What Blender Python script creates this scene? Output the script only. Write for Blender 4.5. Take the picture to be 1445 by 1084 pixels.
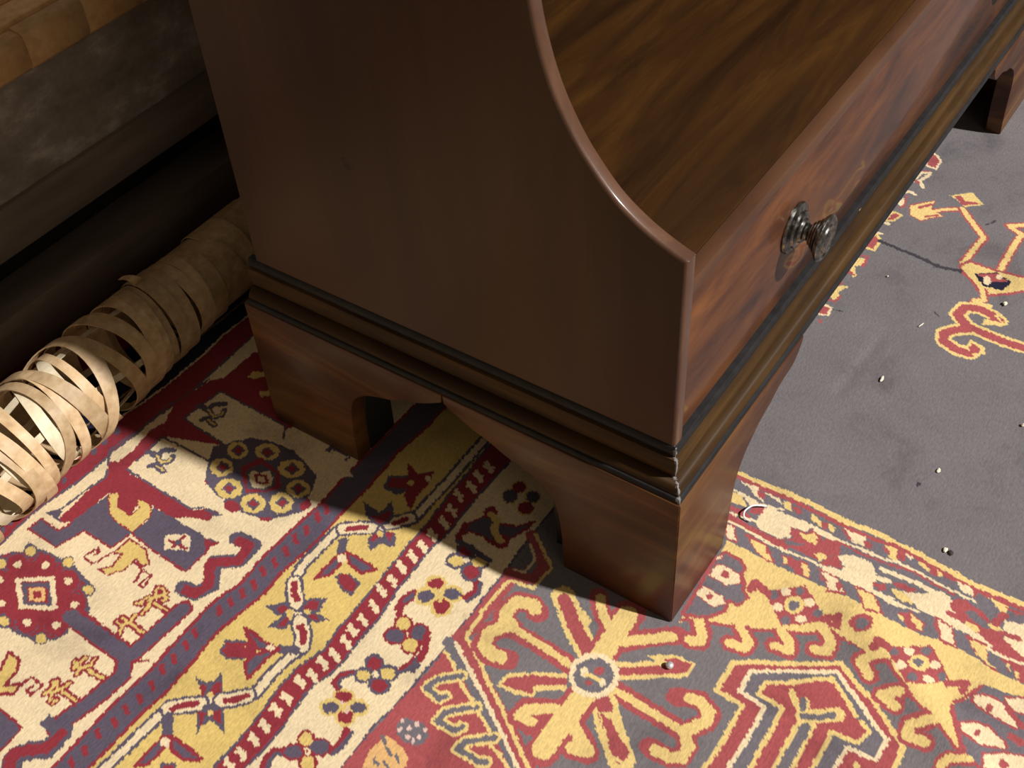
import bpy, bmesh, math, random
import numpy as np
from mathutils import Vector, Matrix
C = bpy.context.scene.collection
random.seed(7)
for o in list(bpy.data.objects): bpy.data.objects.remove(o)
# ------------------------------------------------------------------ camera
cam = bpy.data.cameras.new('camera'); cam.sensor_fit = 'HORIZONTAL'; cam.sensor_width = 36.0
cam.lens = 1684.9/1445*36.0; cam.clip_start = 0.01
co = bpy.data.objects.new('camera', cam); C.objects.link(co)
_R = ((0.5611068750534156, -0.826166887257136, -0.05106220880108189), (-0.6105627222320509, -0.3714443754822874, -0.6994585321112046), (0.5589027079808953, 0.4236476723911371, -0.7128466964847308))
_r, _d, _f = Vector(_R[0]), Vector(_R[1]), Vector(_R[2])
co.matrix_world = Matrix.Translation((-0.41368247, -0.19345575, 0.69474917)) @ Matrix((_r, -_d, -_f)).transposed().to_4x4()
bpy.context.scene.camera = co
# ------------------------------------------------------------------ world, lamp, exposure
w = bpy.data.worlds.new('world'); bpy.context.scene.world = w; w.use_nodes = True
w.node_tree.nodes['Background'].inputs['Color'].default_value = (1.0, 0.80, 0.56, 1)
w.node_tree.nodes['Background'].inputs['Strength'].default_value = 0.095
def lamp(name, loc, target, energy, size, color):
    l = bpy.data.lights.new(name, 'AREA'); l.shape = 'DISK'; l.size = size; l.energy = energy; l.color = color
    o = bpy.data.objects.new(name, l); C.objects.link(o); o.location = loc
    o.rotation_euler = (Vector(target)-Vector(loc)).to_track_quat('-Z', 'Y').to_euler(); return o
LT = Vector((0.0, 0.15, 0.1)); LD = Vector((0.24, -1.0, 1.0)).normalized()
lamp('ceiling_spotlight', LT+LD*6.5, LT, 675, 0.18, (1.0, 0.975, 0.94))
lamp('front_left_fill', (-1.25, -2.2, 1.5), (0.0, 0.4, 0.1), 5.2, 1.2, (1.0, 0.85, 0.64))  # added weak fill lamp, lifts the shaded chest, tray and roll
vs = bpy.context.scene.view_settings
vs.view_transform = 'Standard'; vs.look = 'None'; vs.gamma = 1; vs.use_curve_mapping = False; vs.exposure = 0.0
# ------------------------------------------------------------------ materials
def lin(c): return tuple(((v/255)/12.92 if v/255 <= 0.04045 else ((v/255+0.055)/1.055)**2.4) for v in c)
class NT:
    def __init__(s, name):
        s.m = bpy.data.materials.new(name); s.m.use_nodes = True; s.t = s.m.node_tree; s.b = s.t.nodes['Principled BSDF']
        s.tc = s.n('ShaderNodeTexCoord')
    def n(s, typ, **kw):
        x = s.t.nodes.new(typ)
        for k, v in kw.items(): setattr(x, k, v)
        return x
    def l(s, a, b): s.t.links.new(a, b)
    def mapping(s, scale, rot=(0, 0, 0), loc=(0, 0, 0)):
        m = s.n('ShaderNodeMapping'); m.inputs['Scale'].default_value = scale; m.inputs['Rotation'].default_value = rot; m.inputs['Location'].default_value = loc
        s.l(s.tc.outputs['Object'], m.inputs['Vector']); return m.outputs['Vector']
    def noise(s, vec, scale, detail=4, rough=0.55, dist=0.0):
        x = s.n('ShaderNodeTexNoise'); s.l(vec, x.inputs['Vector']); x.inputs['Scale'].default_value = scale; x.inputs['Detail'].default_value = detail
        x.inputs['Roughness'].default_value = rough; x.inputs['Distortion'].default_value = dist; return x.outputs['Fac']
    def ramp(s, fac, stops, interp='LINEAR'):
        r = s.n('ShaderNodeValToRGB'); r.color_ramp.interpolation = interp; e = r.color_ramp.elements
        while len(e) < len(stops): e.new(0.5)
        for k, (p, c) in enumerate(stops): e[k].position = p; e[k].color = (*c, 1)
        s.l(fac, r.inputs['Fac']); return r.outputs['Color']
    def mix(s, fac, a, b, blend='MIX'):
        m = s.n('ShaderNodeMix', data_type='RGBA', blend_type=blend)
        for sock, v in ((m.inputs[0], fac), (m.inputs[6], a), (m.inputs[7], b)):
            if hasattr(v, 'is_linked') or hasattr(v, 'links'): s.l(v, sock)
            else: sock.default_value = v if isinstance(v, (int, float)) else (*v, 1)
        return m.outputs[2]
    def bump(s, h, dist, strength=1.0):
        b = s.n('ShaderNodeBump'); b.inputs['Distance'].default_value = dist; b.inputs['Strength'].default_value = strength
        s.l(h, b.inputs['Height']); s.l(b.outputs['Normal'], s.b.inputs['Normal'])
    def math(s, op, a, b=0.0):
        m = s.n('ShaderNodeMath', operation=op)
        for i, v in enumerate((a, b)):
            if hasattr(v, 'links'): s.l(v, m.inputs[i])
            else: m.inputs[i].default_value = v
        return m.outputs[0]
    def set(s, **kw):
        for k, v in kw.items():
            i = s.b.inputs[k.replace('_', ' ')]
            if hasattr(v, 'links'): s.l(v, i)
            else: i.default_value = v
        return s.m

def wood(name, dark, mid, light, stretch, rot=(0, 0, 0), nscale=9.0, coat=0.5, rough=0.38, extra=None, fine=0.25, cr=0.12, spec=0.25):
    t = NT(name); v = t.mapping(stretch, rot)
    big = t.noise(v, nscale, 5, 0.6, 0.6)
    col = t.ramp(big, [(0.30, dark), (0.50, mid), (0.70, light)])
    v2 = t.mapping(tuple(a*6 for a in stretch), rot); f = t.noise(v2, nscale*3, 3, 0.6)
    col = t.mix(t.math('MULTIPLY', f, fine), col, dark)
    if extra: col = extra(t, col)
    t.bump(f, 0.0002, 0.35)
    return t.set(Base_Color=col, Roughness=rough, Coat_Weight=coat, Coat_Roughness=cr, Specular_IOR_Level=spec)

def corner_wear(t, col):       # chipped pale edge running down the front corner of the plinth moulding
    sx = t.n('ShaderNodeSeparateXYZ'); t.l(t.tc.outputs['Object'], sx.inputs[0])
    d = t.math('ABSOLUTE', t.math('SUBTRACT', sx.outputs[0], sx.outputs[1]))
    nn = t.noise(t.mapping((1, 1, 1)), 320, 3, 0.7)
    near = t.math('SUBTRACT', 0.0019, t.math('ADD', d, t.math('MULTIPLY', t.math('SUBTRACT', nn, 0.42), 0.012)))
    m = t.math('MULTIPLY', t.math('GREATER_THAN', near, 0.0), t.math('LESS_THAN', sx.outputs[0], 0.03))
    return t.mix(m, col, (0.20, 0.19, 0.185))
def chips(t, col):
    nn = t.noise(t.mapping((18, 18, 60)), 3.2, 3, 0.6)
    m = t.math('GREATER_THAN', nn, 0.71)
    g = t.noise(t.mapping((30, 30, 90)), 4, 3)
    col = t.mix(t.math('MULTIPLY', g, 0.6), col, (0.045, 0.044, 0.046))
    return corner_wear(t, t.mix(m, col, (0.50, 0.31, 0.15)))
def knots(t, col):             # two dark dents in the side panel
    for (y, z, ry, rz) in ((0.2413, 0.2794, 0.0034, 0.0030), (0.2439, 0.2838, 0.0022, 0.0018)):
        sx = t.n('ShaderNodeVectorMath', operation='SUBTRACT'); t.l(t.tc.outputs['Object'], sx.inputs[0]); sx.inputs[1].default_value = (0.012, y, z)
        sc = t.n('ShaderNodeVectorMath', operation='DIVIDE'); t.l(sx.outputs[0], sc.inputs[0]); sc.inputs[1].default_value = (0.01, ry, rz)
        ln = t.n('ShaderNodeVectorMath', operation='LENGTH'); t.l(sc.outputs[0], ln.inputs[0])
        nn = t.noise(t.mapping((1, 1, 1)), 500, 2)
        e = t.math('ADD', ln.outputs['Value'], t.math('MULTIPLY', nn, 0.9))
        r = t.n('ShaderNodeMapRange'); t.l(e, r.inputs[0]); r.inputs[1].default_value = 1.7; r.inputs[2].default_value = 1.0; r.inputs[3].default_value = 0; r.inputs[4].default_value = 0.8
        col = t.mix(r.outputs[0], col, (0.012, 0.008, 0.006))
    return col
M = {}
M['side'] = wood('mahogany_side', (0.044, 0.016, 0.0060), (0.066, 0.025, 0.0090), (0.090, 0.037, 0.013), (5, 5, 0.8), nscale=2.2, coat=0.05, rough=0.42, extra=knots, fine=0.2, cr=0.25)
M['edge'] = wood('worn_edge', (0.070, 0.032, 0.018), (0.100, 0.046, 0.026), (0.140, 0.070, 0.040), (6, 6, 3), nscale=5, coat=0.7, rough=0.4, fine=0.3, cr=0.16)
M['foot'] = wood('mahogany_foot', (0.038, 0.0125, 0.0055), (0.074, 0.026, 0.0105), (0.185, 0.082, 0.022), (1.2, 1.2, 8), nscale=3.8, coat=0.08, rough=0.4, fine=0.2, cr=0.2)
M['flame'] = wood('flame_mahogany', (0.028, 0.015, 0.013), (0.098, 0.035, 0.015), (0.190, 0.070, 0.021), (4.0, 5.5, 15), rot=(0, math.radians(-18), 0), nscale=1.9, coat=0.45, fine=0.15, cr=0.07)
M['lip'] = wood('mahogany_lip', (0.070, 0.031, 0.016), (0.098, 0.043, 0.022), (0.125, 0.060, 0.030), (2, 8, 8), nscale=3, coat=0.3, fine=0.2)
M['shelf'] = wood('walnut_shelf', (0.017, 0.0060, 0.0012), (0.038, 0.0145, 0.0026), (0.072, 0.029, 0.0045), (2.0, 15, 8), rot=(0, 0, math.radians(-7)), nscale=2.6, coat=0.03, rough=0.5, fine=0.35, cr=0.3, spec=0.15)
M['mould'] = wood('moulding_wood', (0.028, 0.013, 0.005), (0.052, 0.026, 0.008), (0.100, 0.050, 0.013), (2, 2, 20), nscale=3, spec=0.15, coat=0.0, rough=0.55, fine=0.4, extra=corner_wear, cr=0.3)
M['ebony'] = wood('ebonised_bead', (0.007, 0.006, 0.006), (0.011, 0.010, 0.010), (0.02, 0.018, 0.018), (3, 3, 10), nscale=4, spec=0.12, coat=0.0, rough=0.5, fine=0.3, extra=chips)
M['inner'] = wood('carcass_wood', (0.03, 0.017, 0.009), (0.05, 0.026, 0.013), (0.07, 0.04, 0.02), (2, 8, 8), nscale=3, coat=0.0, rough=0.7)
def cane(name, a, b, c):
    t = NT(name); oi = t.n('ShaderNodeObjectInfo')
    f = t.noise(t.mapping((90, 90, 90)), 1.2, 4, 0.6)
    col = t.ramp(f, [(0.3, a), (0.55, b), (0.75, c)])
    hs = t.n('ShaderNodeHueSaturation'); t.l(col, hs.inputs['Color'])
    vv = t.math('ADD', 0.78, t.math('MULTIPLY', oi.outputs['Random'], 0.4)); t.l(vv, hs.inputs['Value'])
    t.bump(f, 0.0006, 0.5)
    return t.set(Base_Color=hs.outputs['Color'], Roughness=0.5, Specular_IOR_Level=0.35)
M['cane'] = cane('split_cane', (0.42, 0.27, 0.14), (0.56, 0.39, 0.22), (0.68, 0.51, 0.32))
M['cane_in'] = cane('pale_cane', (0.55, 0.45, 0.30), (0.66, 0.56, 0.39), (0.74, 0.66, 0.48))
M['cane_tan'] = cane('tan_cane', (0.60, 0.34, 0.15), (0.74, 0.45, 0.21), (0.82, 0.54, 0.28))
t = NT('chest_leather'); f = t.noise(t.mapping((14, 14, 26)), 1.6, 5, 0.65); g = t.noise(t.mapping((60, 60, 60)), 3, 3)
M['chest'] = None
col = t.ramp(f, [(0.35, (0.19, 0.158, 0.130)), (0.55, (0.29, 0.25, 0.215)), (0.74, (0.52, 0.47, 0.44))])
t.bump(g, 0.001, 0.6); M['chest'] = t.set(Base_Color=col, Roughness=0.55)
t = NT('chest_rail'); f = t.noise(t.mapping((4, 20, 30)), 2, 4); col = t.ramp(f, [(0.3, (0.15, 0.115, 0.09)), (0.7, (0.25, 0.20, 0.165))]); t.bump(f, 0.0008, 0.5); M['rail'] = t.set(Base_Color=col, Roughness=0.5)
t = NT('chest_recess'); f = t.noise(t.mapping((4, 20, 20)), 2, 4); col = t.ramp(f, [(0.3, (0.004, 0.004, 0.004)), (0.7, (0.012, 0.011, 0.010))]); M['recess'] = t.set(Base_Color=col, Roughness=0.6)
t = NT('aged_pewter'); f = t.noise(t.mapping((1, 1, 1)), 260, 4, 0.6); col = t.ramp(f, [(0.35, (0.10, 0.095, 0.085)), (0.65, (0.42, 0.41, 0.38))]); t.bump(f, 0.0006, 0.35); M['metal'] = t.set(Base_Color=col, Metallic=1.0, Roughness=0.26)
t = NT('bead_silver'); f = t.noise(t.mapping((1, 1, 1)), 300, 2); col = t.ramp(f, [(0.3, (0.55, 0.54, 0.55)), (0.7, (0.72, 0.71, 0.72))]); M['silver'] = t.set(Base_Color=col, Metallic=0.5, Roughness=0.35)
t = NT('pale_lint'); f = t.noise(t.mapping((1, 1, 1)), 900, 2); col = t.ramp(f, [(0.3, (0.66, 0.58, 0.42)), (0.7, (0.85, 0.80, 0.68))]); M['lint'] = t.set(Base_Color=col, Roughness=0.8)
t = NT('dark_crumb'); f = t.noise(t.mapping((1, 1, 1)), 900, 2); col = t.ramp(f, [(0.3, (0.02, 0.016, 0.012)), (0.7, (0.07, 0.055, 0.04))]); M['crumb'] = t.set(Base_Color=col, Roughness=0.8)
t = NT('white_thread'); f = t.noise(t.mapping((1, 1, 1)), 1500, 2); col = t.ramp(f, [(0.3, (0.80, 0.80, 0.82)), (0.7, (0.93, 0.93, 0.95))]); M['thread'] = t.set(Base_Color=col, Roughness=0.45)
t = NT('floor_boards'); f = t.noise(t.mapping((2, 16, 4)), 2.5, 4); col = t.ramp(f, [(0.3, (0.05, 0.03, 0.018)), (0.7, (0.11, 0.07, 0.04))]); M['floor'] = t.set(Base_Color=col, Roughness=0.5)
t = NT('wall_paint'); f = t.noise(t.mapping((3, 3, 3)), 2.5, 4); col = t.ramp(f, [(0.3, (0.10, 0.085, 0.07)), (0.7, (0.14, 0.12, 0.10))]); M['wall'] = t.set(Base_Color=col, Roughness=0.8)
# rug : the woven colours sit on the knots (colour attribute), the material adds pile
t = NT('knotted_wool'); at = t.n('ShaderNodeAttribute', attribute_name='wool')
f1 = t.noise(t.mapping((1, 1, 1)), 16, 6, 0.68, 0.4); f2 = t.noise(t.mapping((1, 1, 1)), 620, 2, 0.6); f3 = t.noise(t.mapping((260, 700, 1)), 1, 2, 0.6)
c = t.mix(1.0, at.outputs['Color'], t.ramp(f1, [(0.30, (0.66, 0.65, 0.66)), (0.45, (0.93, 0.93, 0.93)), (0.72, (1.08, 1.07, 1.06))]), 'MULTIPLY')
c = t.mix(1.0, c, t.ramp(f3, [(0.3, (0.86, 0.86, 0.86)), (0.7, (1.1, 1.1, 1.1))]), 'MULTIPLY')
h = t.math('ADD', t.math('MULTIPLY', f2, 0.5), f3)
t.bump(h, 0.0008, 0.3)
M['rug'] = t.set(Base_Color=c, Roughness=0.95, Specular_IOR_Level=0.1, Sheen_Weight=0.12, Sheen_Roughness=0.5)
# ------------------------------------------------------------------ helpers
def obj(name, bm, m, parent=None, smooth=True, angle=40):
    me = bpy.data.meshes.new(name)
    if bm.faces: bmesh.ops.recalc_face_normals(bm, faces=bm.faces[:])
    bm.to_mesh(me); bm.free(); me.materials.append(m)
    if smooth:
        me.shade_smooth()
        try: me.set_sharp_from_angle(angle=math.radians(angle))
        except Exception: pass
    o = bpy.data.objects.new(name, me); C.objects.link(o)
    if parent: o.parent = parent
    return o
def thing(name, label, cat, group=None):
    o = bpy.data.objects.new(name, None); C.objects.link(o); o['label'] = label; o['category'] = cat; o.empty_display_size = 0.05
    if group: o['group'] = group
    return o
def tag(o, label, cat, group=None):
    o['label'] = label; o['category'] = cat
    if group: o['group'] = group
    return o
def box(bm, a, b, bev=0.0, seg=2):
    g = bmesh.ops.create_cube(bm, size=1.0); vs_ = g['verts']
    for v in vs_: v.co = Vector(((a[0]+b[0])/2+v.co.x*(b[0]-a[0]), (a[1]+b[1])/2+v.co.y*(b[1]-a[1]), (a[2]+b[2])/2+v.co.z*(b[2]-a[2])))
    if bev: bmesh.ops.bevel(bm, geom=list({e for v in vs_ for e in v.link_edges}), offset=bev, segments=seg, affect='EDGES', profile=0.5)
    return bm
def boxo(name, a, b, m, parent=None, bev=0.001): return obj(name, box(bmesh.new(), a, b, bev), m, parent)
def spline(pts, n=6):
    P = [Vector(p) for p in pts]; out = []
    for i in range(len(P)-1):
        p0, p1, p2, p3 = P[max(i-1, 0)], P[i], P[i+1], P[min(i+2, len(P)-1)]
        for k in range(n):
            u = k/n; out.append(0.5*((2*p1)+(-p0+p2)*u+(2*p0-5*p1+4*p2-p3)*u*u+(-p0+3*p1-3*p2+p3)*u**3))
    out.append(P[-1]); return out
def prism(poly_a, poly_b, bev=0.0, seg=2, limit=None):
    """solid between two matching outlines (lists of 3-D points)"""
    bm = bmesh.new(); A = [bm.verts.new(p) for p in poly_a]; B = [bm.verts.new(p) for p in poly_b]; n = len(A)
    fa = bm.faces.new(A); fb = bm.faces.new(B[::-1])
    for i in range(n): bm.faces.new((A[i], B[i], B[(i+1) % n], A[(i+1) % n]))
    bmesh.ops.recalc_face_normals(bm, faces=bm.faces[:])
    if bev:
        es = [e for f in (fa, fb) for e in f.edges if limit is None or limit(e)]
        bmesh.ops.bevel(bm, geom=es, offset=bev, segments=seg, affect='EDGES', profile=0.5, clamp_overlap=True)
    return bm
def lathe(profile, origin, axis_y=-1, seg=48):
    """profile (distance along axis, radius) swept round an axis parallel to Y"""
    bm = bmesh.new(); rings = []
    for d, r in profile:
        rings.append([bm.verts.new((origin[0]+r*math.cos(2*PI*k/seg), origin[1]+axis_y*d, origin[2]+r*math.sin(2*PI*k/seg))) for k in range(seg)] if r > 1e-6 else [bm.verts.new((origin[0], origin[1]+axis_y*d, origin[2]))])
    for a, b in zip(rings, rings[1:]):
        for k in range(seg):
            k2 = (k+1) % seg
            if len(a) == 1 and len(b) == 1: continue
            if len(a) == 1: bm.faces.new((a[0], b[k], b[k2]))
            elif len(b) == 1: bm.faces.new((a[k], b[0], a[k2]))
            else: bm.faces.new((a[k], b[k], b[k2], a[k2]))
    return bm
PI = math.pi
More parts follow.
